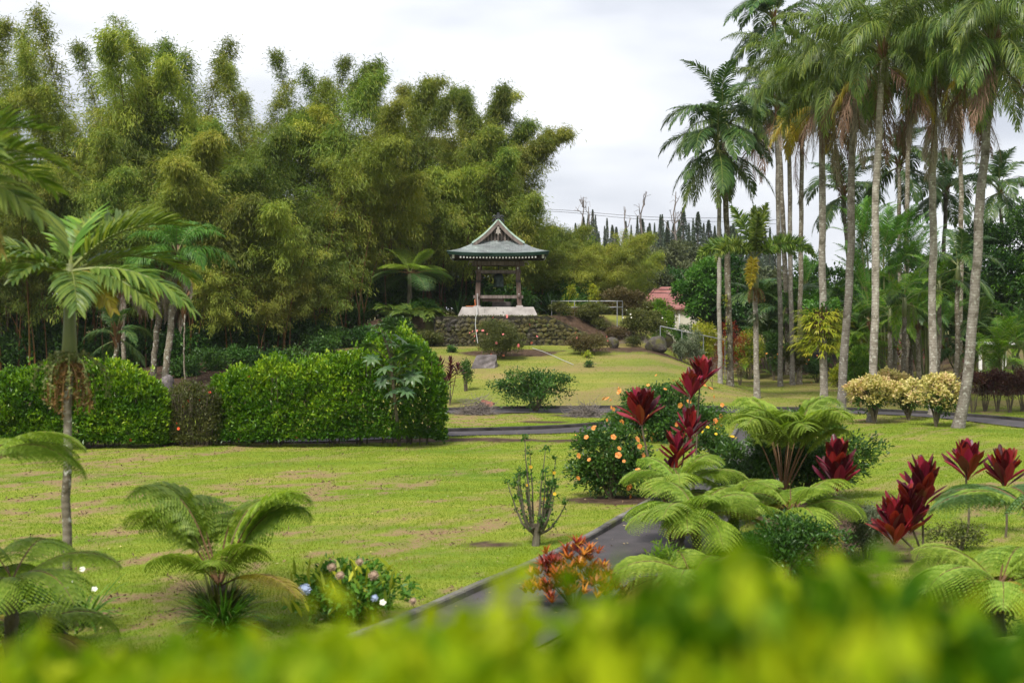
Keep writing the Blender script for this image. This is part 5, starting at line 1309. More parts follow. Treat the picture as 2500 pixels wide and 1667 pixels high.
bushP('bush', 'brown dead twiggy bush between the palm trunks', 1796, 1818, 888, 78, 'shrub_brown', 71, 50, 4, twigs=14)
bushP('bush', 'dark green mounded bush at the foot of the wall end', 1005, 1085, 805, 82.6, 'shrub_olive', 72, 900)
bushP('bush', 'yellow-flowered shrub in the hollow right of the pavilion', 1380, 1408, 690, 92, 'shrub_yellow', 73, 200, L=.16, W=.07)
bushP('bush', 'golden-leaved shrub above the handrail', 1436, 1462, 690, 92, 'shrub_yellow', 74, 200, L=.16, W=.07)
for k, (a0, a1, tp, d_, mt, lab) in enumerate([(1480, 1640, 735, 98, 'shrub_olive', 'olive thicket between the bronze bush and the house'), (1340, 1420, 700, 95, 'shrub', 'dark thicket right of the pavilion'), (1395, 1500, 650, 101, 'bamboo', 'low olive bamboo thicket right of the pavilion'),
                                            (1460, 1570, 585, 108, 'bamboo', 'rounded olive bamboo thicket under the pines'), (1370, 1480, 560, 106, 'bamboo', 'tall olive bamboo thicket at the grove end'), (1540, 1640, 640, 118, 'far_green', 'grey-green thicket left of the red roof'),
                                            (1010, 1130, 640, 94, 'shrub', 'dark leafy thicket left of the pavilion'), (1120, 1340, 690, 93, 'shrub', 'dark leafy thicket seen through the pavilion'), (900, 1010, 690, 88, 'shrub', 'dark undergrowth under the spreading tree fern')]):
    bushP('thicket', lab, a0, a1, tp, d_, mt, 80 + k, 1500, 6, L=.34 if mt == 'bamboo' else .24, W=.055 if mt == 'bamboo' else .12, z0=.0, droop=.3, jit=.2)
# understorey in the shade of the grove
rs = np.random.RandomState(45)
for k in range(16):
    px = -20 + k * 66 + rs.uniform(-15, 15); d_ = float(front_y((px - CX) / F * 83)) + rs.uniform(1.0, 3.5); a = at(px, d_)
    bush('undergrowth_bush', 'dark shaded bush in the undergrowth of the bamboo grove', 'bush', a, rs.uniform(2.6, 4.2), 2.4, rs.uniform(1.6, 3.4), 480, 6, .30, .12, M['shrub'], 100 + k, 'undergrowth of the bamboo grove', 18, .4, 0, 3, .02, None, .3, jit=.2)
# broad dark leaves beside the wall
st1 = [straps(250 + k, 46, 1.5, .085, M['shrub'], .75, 1.1, 4, 1.6) for k in range(3)]
st2 = [straps(255 + k, 60, .95, .07, M['palm_dark'], .9, 1.2, 4, 1.2) for k in range(2)]
def strap_plant(label, base, mesh, sc=1.0, group=None, name='strap_leaf_plant', rz=0.0):
    t_ = thing(name, label, 'plant', base, rz, group); stuff(link('leaves', mesh, t_, None, None, sc)); return t_
strap_plant('dark strap-leaved clump right of the pavilion', at(1345, 88.5), st1[0], 1.35, 'strap-leaved clumps by the pavilion')
strap_plant('dark strap-leaved clump touching the handrail end', at(1380, 88.2), st1[1], 1.45, 'strap-leaved clumps by the pavilion')
strap_plant('large strap-leaved clump seen through the pavilion beside the bell', at(1180, 90), st1[2], 1.5, 'strap-leaved clumps by the pavilion')
strap_plant('strap-leaved clump seen through the pavilion behind the bell', at(1236, 90), st1[0], 1.35, 'strap-leaved clumps by the pavilion', rz=2)
strap_plant('strap-leaved clump behind the pavilion post farthest from the handrail', at(1120, 89), st1[1], 1.4, 'strap-leaved clumps by the pavilion', rz=1)
for k, (px, d_, sc) in enumerate([(1000, 83.5, 1.5), (1030, 84.2, 1.6), (960, 84.5, 1.7), (1055, 83.6, 1.2), (985, 85.5, 2.0), (1020, 86.5, 2.2)]):
    rs = np.random.RandomState(260 + k); t_ = thing('split_leaf_plant', 'dark split-leaved plant in the shade beside the stone wall', 'plant', at(px, d_), rs.rand() * 6, 'split-leaved plants beside the wall')
    put_fronds(t_, (0, 0, .1), FR['man_green'], 9, rs, sc=.55 * sc, tilt=.3)
# ------------------------------------------------------------------ tree ferns far
tree_fern('wide flat-crowned tree fern beside the bell pavilion', at(1000, 85), EYE + (HZ - 668) / F * 85 - at(1000, 85)[2], [('fern_flat', 15, .2, 1.0), ('fern_new', 4, 1.0, 1.0)], 270, 1.12, r=.12)
for k, (px, ptop, d_) in enumerate([(990, 598, 88), (1010, 590, 88.5)]):
    a = at(px, d_); h = EYE + (HZ - ptop) / F * d_ - a[2]; mb = MB(); tube(mb, [[0, 0, 0], [.1, 0, h * .5], [.05, 0, h]], [.25, .2, .18 if k == 0 else .26], 9); o_ = mb.build('tree_stump', M['bark']); o_.location = a
    tag(o_, ['thin sawn-off tree trunk behind the tree fern', 'thick sawn-off tree trunk behind the tree fern'][k], 'stump')
# brush piles
def brush(label, base, w, h, n, seed):
    rs = np.random.RandomState(seed); t_ = thing('brush_pile', label, 'brush', base); mb = MB()
    for k in range(n):
        a = rs.rand() * 2 * PI; r = w / 2 * rs.rand() ** .6; p = np.array([r * math.cos(a), r * math.sin(a) * .6, h * (1 - (2 * r / w) ** 1.5) * rs.rand()]); d_ = unit(rs.normal(0, 1, 3) * [1, .6, .45]); L = rs.uniform(.3, .8)
        m_ = p + d_ * L / 2 + rs.normal(0, .05, 3); q_ = p + d_ * L; q_[2] = max(q_[2], .02); m_[2] = max(m_[2], .03)
        tube(mb, [p, m_, q_], [.011, .009, .004], 3, .5, 0, False)
    stuff(mb.build('twigs', M['deadwood'], t_)); return t_
bp = brush('grey heap of cut twigs on the lawn below the red cordylines', G(1163, 1012), 1.35, .75, 420, 1)
mb = MB(); th = np.linspace(0, PI, 7); V = np.concatenate([np.c_[np.full(7, x_), .16 * np.cos(th), .16 * np.sin(th)] for x_ in (-.28, .28)]); i = np.arange(6); mb.add(V, np.stack([i, i + 1, i + 8, i + 7], 1))
mb.build('clay_tile', plainmat('terracotta', [(.22, .07, .04), (.32, .12, .08)], 4, .8, .2)); o_ = bpy.data.objects['clay_tile']; o_.location = G(1190, 1003) + [0, 0, .28]; o_.rotation_euler = (.2, .25, -.3); tag(o_, 'broken curved clay tile lying on the twig heap', 'tile')
brush('grey heap of cut twigs in front of the back hibiscus', G(1430, 1018), 1.5, .62, 420, 2)
brush('scattered dead roots on the bank under the pale-flecked bush', G(1545, 838), 2.6, .4, 90, 3)
# cordylines by the hedge
ti_plant('group of dark purple cordylines beside the big hedge', G(1098, 990), [(-.25, 0, .75), (.05, .1, 1.15), (-.45, .3, 1.5), (.02, .3, 1.55), (.35, .3, 1.3), (-.05, -.1, .9)], TID, 280, .9, 22, 'twig', 'dark cordylines', .38)
bushP('bush', 'small green shrub behind the purple cordylines', 1122, 1152, 878, 68, 'shrub', 75, 220, 5)
ti_plant('slim dark cordyline in front of the paired palm trunks', G(1738, 950), [(0, 0, .9), (-.12, .1, .5)], TID, 281, .55, 20, 'twig', 'dark cordylines', .35)
# hibiscus
bush('hibiscus_bush', 'wide hibiscus bush with orange flowers behind the red cordylines', 'bush', at(1622, 47.5), 3.9, 2.4, 2.05, 3000, 6, .12, .065, M['shrub'], 76, 'hibiscus bushes', 30, .34, -.2, 14, .03, (FL['orange'], 40, .19), .45, 20)
bush('hibiscus_bush', 'round hibiscus bush with orange flowers beside the path kerb', 'bush', at(1492, 33.6), 1.95, 1.8, 1.75, 1700, 6, .105, .058, M['shrub'], 77, 'hibiscus bushes', 24, .36, -.22, 12, .025, (FL['orange'], 20, .16), .42, 24)
bush('hibiscus_bush', 'dark green leafy bush behind the large tree fern', 'bush', at(1960, 33.6), 3.5, 2.2, 2.05, 2100, 6, .13, .055, M['shrub'], 78, None, 22, .36, .04, 14, .025, (FL['yellow'], 2, .13), .4, 40)
bushP('bush', 'bush with yellow blooms at the path beside the wide hibiscus', 1690, 1800, 1040, 41, 'shrub', 79, 420, flowers=(FL['yellow'], 10, .14))
# spindly shrub with upright shoots on the lawn
rs = np.random.RandomState(290); b_ = G(1308, 1333); t_ = thing('young_shrub', 'spindly young shrub with a short dark trunk and upright shoots on the lawn', 'shrub', b_)
mb = MB(); tube(mb, [[0, 0, -.05], [.02, 0, .2], [.0, 0, .42]], [.085, .07, .06], 8); tips = []
for k in range(22):
    a = rs.rand() * 2 * PI; e = rs.uniform(.12, .62); h = rs.uniform(1.0, 2.05) * (1 - .25 * (e / .62) ** 2); s = np.linspace(0, 1, 8)
    p = np.stack([np.cos(a) * e * s ** .55, np.sin(a) * e * s ** .55, .22 + (h - .22) * s ** 1.25], 1) + np.cumsum(rs.normal(0, .012, (8, 3)), 0); p[0] = (0, 0, rs.uniform(.15, .4))
    tube(mb, p, .028 * (1 - .75 * s), 5, .5, 0, False); tips.append(p)
mb.build('trunk', M['bark'], t_); mb = MB()
for p in tips:
    foliage(mb, rs, np.repeat(p[-1:], 3, 0) + rs.normal(0, .03, (3, 3)), np.tile([[0, 0, 1.]], (3, 1)), rs.uniform(.3, .8, 3), 7, .085, .04, 0, .03)
    k_ = rs.randint(2, 8, 6); foliage(mb, rs, p[k_], unit(rs.normal(0, 1, (6, 3)) + [0, 0, .3]), rs.uniform(.3, .9, 6), 4, .085, .04, 0, .04)
stuff(mb.build('foliage', M['shrub'], t_))
for k in range(5): link('flower', FL['yellow'], t_, tips[k * 3][6] + [0, -.05, 0], (1.2, 0, 0), .07)

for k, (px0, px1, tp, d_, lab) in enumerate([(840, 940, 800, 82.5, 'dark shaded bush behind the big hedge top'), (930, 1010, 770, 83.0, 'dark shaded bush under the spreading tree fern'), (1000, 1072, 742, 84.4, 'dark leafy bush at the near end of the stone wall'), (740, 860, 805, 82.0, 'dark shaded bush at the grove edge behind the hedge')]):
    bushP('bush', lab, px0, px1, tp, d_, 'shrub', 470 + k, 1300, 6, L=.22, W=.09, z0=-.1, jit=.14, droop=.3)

for k, (px, d_, w, h, mt, lab) in enumerate([(1365, 84.6, 1.3, .75, 'shrub_olive', 'small olive bush on the earth bank beside the wall slope'), (1420, 85.6, 1.5, .6, 'shrub_brown', 'low bronze bush on the earth bank below the handrail'), (1468, 84.9, 1.3, .8, 'shrub_olive', 'small twiggy bush in the middle of the earth bank'), (1510, 84.0, 1.4, .7, 'shrub_brown', 'low bronze bush on the earth bank beside the pale-flecked bush'), (1392, 86.4, 1.2, .7, 'shrub_yellow', 'small yellow-green plant at the first handrail post'), (1545, 82.4, 1.2, .6, 'shrub_olive', 'low weedy bush at the foot of the earth bank'), (1660, 83.0, 1.5, .9, 'shrub_brown', 'bronze bush at the upper end of the sloping handrail')]):
    bush('bank_bush', lab, 'bush', at(px, d_), w, w * .8, h, 260, 6, .11, .05, M[mt], 480 + k, None, 12, .4, 0, 6, .015, None, .4, 16)

for k, px in enumerate([455, 520, 590, 655, 720, 790, 860]):
    a = at(px, 73.5 + (k % 3) * 1.6); bush('undergrowth_bush', 'dark low bush on the shaded bank between the big hedge and the bamboo', 'bush', a, 2.0, 1.4, .95 + .2 * (k % 2), 420, 6, .18, .08, M['shrub'], 490 + k, 'low bushes behind the big hedge', 14, .4, -.1, 3, .015, None, .3, jit=.14)

bush('bush', 'dark leafy bush beside the path in front of the large tree fern stems', 'bush', at(1815, 33.0), 1.7, 1.6, 1.35, 900, 6, .12, .05, M['shrub'], 498, None, 18, .36, -.1, 10, .02, None, .4, 20)

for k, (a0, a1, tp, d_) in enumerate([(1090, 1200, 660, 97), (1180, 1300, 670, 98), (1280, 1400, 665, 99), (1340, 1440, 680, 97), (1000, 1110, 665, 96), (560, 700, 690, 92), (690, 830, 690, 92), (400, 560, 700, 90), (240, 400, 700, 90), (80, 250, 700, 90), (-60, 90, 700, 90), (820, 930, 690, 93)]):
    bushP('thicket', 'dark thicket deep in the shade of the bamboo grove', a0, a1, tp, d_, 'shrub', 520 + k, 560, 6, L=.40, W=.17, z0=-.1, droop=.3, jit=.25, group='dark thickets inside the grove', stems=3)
# ------------------------------------------------------------------ red cordylines
ti_plant('tall red cordyline on a bare cane above the hibiscus', at(1688, 30.5), [(-.02, 0, 2.50), (.26, .25, 2.78)], TI, 301, .95, 22, hl=.26, emin=.85)
ti_plant('red cordyline with a spreading head in front of the hibiscus', at(1600, 29.5), [(-.28, 0, 2.0)], TI, 302, 1.25, 24, hl=.28, emin=.75)
ti_plant('low red cordyline cluster above the pale fern fronds', at(1640, 29.0), [(.10, 0, 1.25), (.40, .2, 1.7), (.0, .1, .72), (-.15, -.1, .5)], TI, 303, .95, 15, hl=.35, emin=.7)
ti_plant('red cordyline with a dense upright head beside the large tree fern', at(2042, 26.5), [(0, 0, 1.05)], TI, 304, 1.15, 34, hl=.62, emin=.85)
ti_plant('broadest red cordyline in the lawn row, with two lower heads', at(2248, 25.0), [(.05, 0, 1.0), (-.22, -.1, .55), (-.50, -.1, .35)], TI, 305, 1.1, 28, hl=.5, emin=.75)
ti_plant('red cordyline on a slim cane with an open vase head', at(2362, 28.3), [(0, 0, 1.05)], TI, 306, 1.2, 26, hl=.34, emin=.8)
ti_plant('red cordyline at the end of the row next to the frame edge', at(2455, 27.8), [(-.02, 0, .95)], TI, 307, 1.15, 24, hl=.34, emin=.8)
bushP('bush', 'low green weeds at the feet of the lawn cordylines', 2260, 2420, 1278, 26.4, 'shrub_olive', 308, 200, 5, L=.08, W=.035, dp=.5)
# ------------------------------------------------------------------ tree ferns near the path
tree_fern('large tree fern with a tall brown stem and golden lower fronds', at(1912, 31.3), .35, [('fern_tall', 15, .1, 1.08), ('fern_gold', 2, 2.4, .8)], 310, 1.0, r=.085)
tree_fern('pale tree fern spreading over the path edge', at(1700, 24.5), .85, [('fern', 8, .3, .85), ('fern_up', 4, 0, .8), ('fern_gold', 2, 4.3, .8)], 311, 1.0)
tree_fern('lime tree fern behind the one at the path edge', at(1660, 26.5), 1.15, [('fern', 7, 1.3, .78), ('fern_up', 3, .4, .75)], 312, 1.0)
tree_fern('small tree fern in the middle of the fern bed', at(1790, 26.5), .75, [('fern', 7, .9, .78), ('fern_up', 3, .7, .75)], 313, 1.0)
tree_fern('lime tree fern in front of the dense red cordyline', at(1935, 25.0), .85, [('fern', 8, .6, .82), ('fern_up', 3, .4, .8), ('fern_gold', 2, 5.6, .85)], 314, 1.0)
tree_fern('yellowing low tree fern at the path side', at(1690, 21.5), .35, [('fern_gold', 6, .4, .85), ('fern', 6, .9, .8)], 315, 1.0)
tree_fern('green tree fern at the lower frame corner', at(2440, 18.0), .95, [('fern', 9, .3, .8), ('fern_up', 3, .9, .75), ('fern_gold', 4, 3.4, .75)], 316, 1.0)
tree_fern('tree fern behind the corner one, reaching towards the cordylines', at(2530, 21.0), 1.45, [('fern_dk', 10, .1, 1.0), ('fern', 4, .5, .9)], 317, 1.0)
tree_fern('golden drooping tree fern at the very corner', at(2520, 15.5), .35, [('fern_gold', 7, .3, .85), ('fern', 4, .8, .8)], 318, 1.0)
rs = np.random.RandomState(319); lf = tree_fern('tree fern standing alone on the lawn with a grassy foot', at(535, 19.9), .62, [], 319, 1.0, r=.11)
for k, (az, key, s_) in enumerate([(2.85, 'fern_vase', 1.15), (3.35, 'fern_vase', 1.0), (2.2, 'fern_vase', 1.05), (.35, 'fern_vase', 1.0), (-.15, 'fern_vase', 1.1), (.9, 'fern_vase', 1.0), (1.45, 'fern_up', 1.1), (-.9, 'fern_up', .75), (-2.3, 'fern_up', .8), (-.45, 'fern_gold', .9), (2.55, 'fern_vase', .9), (-1.55, 'fern_up', .6)]):
    link('frond', FR[key][k % len(FR[key])], lf, (0, 0, .6), (rs.normal(0, .15), rs.normal(0, .1), az), s_)
b_ = at(535, 19.9); strap_plant('tuft of long grass around the foot of the lone tree fern', b_ + [0, -.05, 0], straps(320, 260, .95, .026, M['shrub_olive'], .6, 1.5, 4, 2.4), 1.0, None, 'grass_tuft')
strap_plant('second tuft of long grass beside the lone tree fern', b_ + [.12, -.25, 0], straps(321, 220, .85, .03, M['bright_tree'], .7, 1.4, 4, 2.2), 1.0, None, 'grass_tuft')
tree_fern('tall tree fern at the frame edge reaching across the front palm', at(-40, 16.0), 2.75, [('fern', 9, .0, .72)], 322, 1.0)
tree_fern('lower tree fern under the tall one at the frame edge', at(30, 16.5), 1.3, [('fern', 8, .15, .75)], 323, 1.0)
tree_fern('small tree fern in the corner bed with a dry frond', at(60, 17.5), .5, [('fern', 5, .6, .7), ('fern_gold', 3, .2, .7)], 324, 1.0)
# ------------------------------------------------------------------ bed plants
bushP('bush', 'grey-green shrub with pinkish tips beside the red cordyline', 2060, 2175, 1215, 25.5, 'shrub_silver', 330, 700, 7, L=.06, W=.024, jit=.04)
bushP('bush', 'grey-green shrub under the pale fern fronds', 1590, 1690, 1175, 27.0, 'shrub_silver', 331, 600, 7, L=.06, W=.026, jit=.04)
bushP('bush', 'lime spiky plant at the path edge', 1598, 1650, 1330, 22.0, 'palm_lime', 332, 60, 6, L=.16, W=.022)
bushP('bush', 'green undergrowth between the ferns and the red cordylines', 1750, 2060, 1270, 23.5, 'shrub', 333, 900, 6, L=.10, W=.04)
bushP('bush', 'leafy undergrowth below the lower corner ferns', 2200, 2500, 1400, 19.0, 'shrub_olive', 334, 900, 6, L=.10, W=.04)
# croton with red and orange leaves
rs = np.random.RandomState(340); b_ = at(1400, 21.4); t_ = thing('croton_plant', 'croton plant with red and orange strap leaves beside the kerb', 'plant', b_)
mb = MB(); limbs(mb, rs, 16, .7, .02, .62, r0=.014); mb.build('branches', M['twig'], t_); mb = MB()
for k in range(150):
    a = rs.rand() * 2 * PI; r = .74 * rs.rand() ** .5; c = np.array([math.cos(a) * r, math.sin(a) * r * .8, .10 + .82 * (1 - (r / .82) ** 2) ** .7 * rs.uniform(.15, 1.05)]); n = 13
    az = rs.rand(n) * 2 * PI; tone = np.clip(rs.uniform(.05, 1) + rs.normal(0, .12, n), 0, 1)
    blades(mb, np.repeat(c[None], n, 0), np.stack([np.cos(az), np.sin(az), rs.uniform(.5, 2.0, n)], 1) + [math.cos(a) * .4, math.sin(a) * .4, 0], np.stack([-np.sin(az), np.cos(az), 0 * az], 1), rs.uniform(.12, .21, n), .034, .6, tone, 3, 0)
stuff(mb.build('foliage', M['croton'], t_))
# hydrangea clump
t_ = bushP('hydrangea_bush', 'low hydrangea clump with one blue and several faded flower heads', 705, 990, 1378, 20.6, 'bright_tree', 341, 520, 7, L=.13, W=.06, dp=1.2, nl=16, lr=.36)
for px, py, kind, s_ in ((744, 1440, 'blue', .17), (914, 1460, 'blue', .10), (935, 1470, 'white', .10), (810, 1385, 'dull', .12), (878, 1372, 'dull', .11), (912, 1405, 'dull', .14), (1008, 1467, 'dull', .10), (830, 1405, 'dull', .12)):
    q_ = P(px, py, 20.0) - np.array(t_.location); link('flower_head', FL[kind], t_, q_, (.9, 0, 0), s_)
mb = MB(); rs = np.random.RandomState(342); n = 90; pp = np.stack([rs.uniform(-.8, .8, n), rs.uniform(-.6, .3, n), rs.uniform(.15, .7, n)], 1); d_ = np.stack([rs.normal(0, .5, n), rs.normal(0, .5, n), np.ones(n)], 1)
blades(mb, pp, d_, rdir(rs, n), .30, .05, .7, rs.rand(n), 4); o_ = stuff(mb.build('fern_shoots', M['shrub_yellow'], t_))
# corner bed under the palm
bushP('bush', 'leafy bed plants with faded flowers at the foot of the front palm', -20, 190, 1420, 18.6, 'shrub', 343, 700, 6, L=.10, W=.055, dp=1.0, flowers=(FL['dull'], 4, .13))
strap_plant('crinum lily with long leaves and white flowers behind the front palm', at(205, 20.2), straps(344, 46, .85, .05, M['palm_lime'], .8, 1.5, 5, 1.5), 1.0, None, 'lily_plant')
l_ = bpy.data.objects['lily_plant']
for q_ in ((-.02, 0, .78), (.18, -.1, .52), (-.2, 0, .6)): link('flower', FL['white'], l_, q_, (.9, 0, 0), .09)

# ------------------------------------------------------------------ front palm
def manila(label, base, ztop, seed, azs, sc=1.0, r=.055, shaft=.78, tassel=True, name='palm_tree', group=None, up=3, lean=(0, 0), near=True, sets=None):
    rs = np.random.RandomState(seed); t_ = thing(name, label, 'palm', base, 0, group); h = ztop - base[2]; hs = h - shaft * sc
    path = trunk_path((0, 0, -.1), (lean[0], lean[1], hs), .1, 20, .05, seed); palm_trunk(t_, path, r * 1.15, r, M['ptrunk_moss'] if near else M['ptrunk'], 1.5, .09, .03)
    tp = np.array([lean[0], lean[1], hs]); mb = MB(); tube(mb, [tp - [0, 0, .03], tp + [0, 0, .12 * sc], tp + [.0, 0, .45 * sc], tp + [0, 0, shaft * sc]], [r * 1.25, r * 1.95, r * 1.6, r * .9], 10); mb.build('crownshaft', M['shaft'], t_, True)
    cr = tp + [0, 0, shaft * sc * .92]
    for k, (az, key, s_) in enumerate(azs): link('frond', FR[key][k % len(FR[key])], t_, cr + [0, 0, -.03 * (k % 3)], (rs.normal(0, .12), rs.normal(0, .05), az), sc * s_)
    if tassel:
        link('flower_stalk', TASSEL[0], t_, tp + [0, -.06, -.02], (0, 0, 0), sc); link('flower_stalk', TASSEL[1], t_, tp + [0, -.02, .12], (0, 0, 1), sc)
        link('flower_stalk', TASSEL[0], t_, tp + [.06, .05, -.02], (.15, 0, 2), sc * .9)
    return t_
manila('manila palm with broad glossy leaflets standing in the corner bed', at(148, 19.0), 5.08, 350,
       [(-.12, 'man_low', 1.05), (.55, 'man_mid', 1.0), (.95, 'man_up', 1.1), (-.75, 'man_yel', .8), (2.0, 'man_up', .95), (2.75, 'man_mid', 1.05), (3.3, 'man_low', 1.05), (-2.4, 'man_mid', .95), (-1.9, 'man_green', .7), (1.5, 'man_up', 1.0), (-2.85, 'man_mid', 1.05), (-.42, 'man_low', .85), (.2, 'man_up', 1.05), (-1.2, 'man_low', .8)], .95, .055, 1.36, lean=(.12, 0))
manila('palm outside the frame whose yellow-tipped fronds reach in at the upper corner', at(-215, 13.0), 5.75, 351,
       [(.05, 'man_mid', 1.0), (-.3, 'man_low', .95), (.45, 'man_up', .95), (-.65, 'man_mid', .9), (.85, 'man_mid', 1.0), (-.15, 'man_yel', 1.0), (2.6, 'man_mid', 1), (3.6, 'man_mid', 1), (-1.6, 'man_low', 1)], .82, .06, tassel=False)

# ------------------------------------------------------------------ palms behind the hedge on the left
def queen(label, base, top, seed, sets, r0=.19, r1=.15, mat='ptrunk', sc=1.0, group='tall queen palms', sag=.15, fruit=2, name='palm_tree', shaftc=None):
    rs = np.random.RandomState(seed); base = np.asarray(base, float); t_ = thing(name, label, 'palm', base, 0, group); rel = np.asarray(top, float) - base
    path = trunk_path((0, 0, -.1), rel, sag, 26, .10, seed); palm_trunk(t_, path, r0, r1, M[mat], 1.35)
    if shaftc: mb = MB(); tube(mb, [rel - [0, 0, .2], rel + [0, 0, .4], rel + [0, 0, 1.1 * sc]], [r1 * 1.05, r1 * 1.25, r1 * .6], 9); mb.build('crownshaft', M['shaft'], t_, True); rel = rel + [0, 0, .9 * sc]
    else:                       # old leaf bases round the growing point
        mb = MB(); n = 40; a = rs.rand(n) * 2 * PI; zz = rs.uniform(-.5, .5, n)
        blades(mb, np.stack([np.cos(a) * r1 * .8, np.sin(a) * r1 * .8, zz], 1) + rel, np.stack([np.cos(a) * .45, np.sin(a) * .45, 1 + 0 * a], 1), np.stack([-np.sin(a), np.cos(a), 0 * a], 1), .6, .13, .3, rs.rand(n), 2); mb.build('leaf_bases', M['rachis_brown'], t_)
        rel = rel + [0, 0, .3]
    for k, (key, n, s_) in enumerate(sets):
        put_fronds(t_, rel - [0, 0, .12 * k * sc], FR[key], n, rs, sc=sc * s_, az0=seed * 1.3 + k * .9, name='dead_frond' if key in ('q_brown', 'q_grey') else 'frond')
    for k in range(fruit):
        a = rs.rand() * 2 * PI; link('fruit_bunch', BUNCH[k % 2], t_, rel + [.35 * math.cos(a), .35 * math.sin(a), -.25], (0, 0, a), sc * rs.uniform(.9, 1.3))
    return t_
d_ = 69
queen('shaggy grey palm with a drooping plumed crown behind the hedge', at(372, d_), P(392, 690, d_), 360, [('w_up', 5, .8), ('w_mid', 8, .85), ('q_yel', 1, .7), ('q_grey', 7, .6), ('q_brown', 2, .7)], .15, .13, 'ptrunk_moss', .80, 'palms in front of the bamboo', fruit=0)
queen('second shaggy trunk of the palm pair behind the hedge', at(398, d_ - .5), P(432, 640, d_), 361, [('w_up', 7, 1.0), ('w_mid', 11, 1.05), ('q_yel', 2, .8), ('q_grey', 6, .7)], .17, .14, 'ptrunk_moss', .85, 'palms in front of the bamboo', fruit=0)
queen('small dark palm with silvery leaf undersides behind the hedge', at(282, 66), P(285, 830, 66), 362, [('dark_up', 3, .55), ('dark_mid', 5, .6), ('dark_low', 4, .6), ('lime_up', 1, .7)], .12, .1, 'ptrunk_moss', 1.0, 'palms in front of the bamboo', fruit=0)
queen('slim young palm with a hanging dead frond behind the hedge', at(447, 67), P(450, 755, 67), 363, [('lime_up', 2, .5), ('lime_mid', 4, .5), ('q_grey', 1, .5)], .04, .035, 'ptrunk_moss', .8, 'palms in front of the bamboo', fruit=0)
queen('thin palm stem with a grey skirt behind the small dark palm', at(300, 72), P(300, 720, 72), 364, [('q_mid', 4, .6), ('q_grey', 6, .6)], .12, .1, 'ptrunk_moss', .8, 'palms in front of the bamboo', fruit=0)
strap_plant('yellow-leaved young plant on the bare bank behind the hedge', at(452, 62), straps(365, 34, .75, .10, M['shrub_yellow'], .9, .7, 4, .9), 1.0, None, 'yellow_plant')
# ------------------------------------------------------------------ the palm stand on the right
QS = [('q_up', 8, 1.0), ('q_mid', 13, 1.05), ('q_low', 10, 1.0), ('q_hang', 3, .9), ('q_yel', 1, .9), ('q_brown', 2, .95), ('q_grey', 2, .95)]
def Q(label, bx, by, tx, ty, seed, sets=QS, r0=.2, r1=.16, mat='ptrunk', sc=1.0, fruit=2, sag=.15, shaftc=None):
    g = G(bx, by); return queen(label, g, P(tx, ty, g[1]), seed, sets, r0 * .88, r1 * .85, mat, sc, 'tall palms of the stand', sag, fruit, shaftc=shaftc)
Q('slim pale palm trunk of the pair carrying the tall dark crown', 1760, 936, 1752, 395, 370, [('dark_up', 5, 1.1), ('dark_mid', 9, 1.15), ('dark_low', 8, 1.15), ('q_hang', 5, .95)], .14, .12, 'ptrunk_pale', 1.0, 1, .05, True)
Q('thicker mossy trunk beside the slim pale palm', 1782, 942, 1768, 330, 371, [('dark_up', 4, 1.1), ('dark_mid', 8, 1.15), ('dark_low', 6, 1.1), ('q_low', 3, .95)], .21, .15, 'ptrunk_moss', 1.0, 1, .05, True)
Q('slender grey palm behind the foxtail palm', 1906, 944, 1895, 275, 372, [('q_up', 5, 1.06), ('q_mid', 6, 1.0), ('q_low', 6, .95), ('q_yel', 3, .95), ('q_brown', 4, 1.1)], .16, .13, 'ptrunk')
Q('grey palm of the close pair behind the staghorn fern, with a grey dead skirt', 1935, 940, 1928, 220, 373, [('q_up', 7, 1.12), ('q_mid', 8, 1.05), ('q_low', 6, 1.0), ('q_grey', 4, 1.1), ('q_yel', 2, .9)], .17, .14, 'ptrunk')
Q('mossy palm of the close pair behind the staghorn fern', 1951, 938, 1958, 235, 374, [('q_up', 5, 1.12), ('q_mid', 5, 1.0), ('q_low', 6, 1.0), ('q_yel', 3, 1.0)], .18, .14, 'ptrunk_moss')
Q('palm carrying the big staghorn fern', 2012, 987, 2006, 255, 375, [('q_up', 7, 1.06), ('q_mid', 8, 1.0), ('q_low', 6, .95), ('q_yel', 6, .95), ('q_brown', 2, 1.1)], .21, .17, 'ptrunk')
Q('lichen-spotted palm leaning slightly with the widest plumed crown', 2052, 1002, 2085, 200, 376, [('q_up', 9, 1.18), ('q_mid', 10, 1.1), ('q_low', 9, 1.05), ('q_brown', 4, 1.1), ('q_grey', 4, 1.1)], .22, .17, 'ptrunk', 1.0, 3, -.15)
Q('grey palm rising behind the pinkish cream bush', 2126, 1030, 2154, 150, 377, [('q_up', 9, 1.06), ('q_mid', 8, 1.0), ('q_low', 6, .95), ('q_brown', 4, 1.1), ('q_yel', 2, .9)], .19, .15, 'ptrunk', 1.0, 3, -.15)
Q('grey palm rising between the two front cream bushes', 2278, 1014, 2282, 175, 378, [('q_up', 8, 1.06), ('q_mid', 8, 1.05), ('q_low', 7, 1.0), ('q_brown', 4, 1.1), ('q_grey', 4, 1.1), ('q_yel', 3, .9)], .20, .16, 'ptrunk', 1.0, 2, -.1)
Q('strongly leaning palm in front of the dark red hedge', 2338, 1045, 2425, 125, 379, [('q_up', 9, 1.12), ('q_mid', 9, 1.1), ('q_low', 9, 1.1), ('q_hang', 3, 1.0), ('q_brown', 4, 1.1), ('q_yel', 3, .9)], .235, .17, 'ptrunk', 1.0, 3, -.25)
Q('palm at the frame edge half hidden by the leaning palm crown', 2560, 985, 2540, 120, 380, QS, .2, .16)
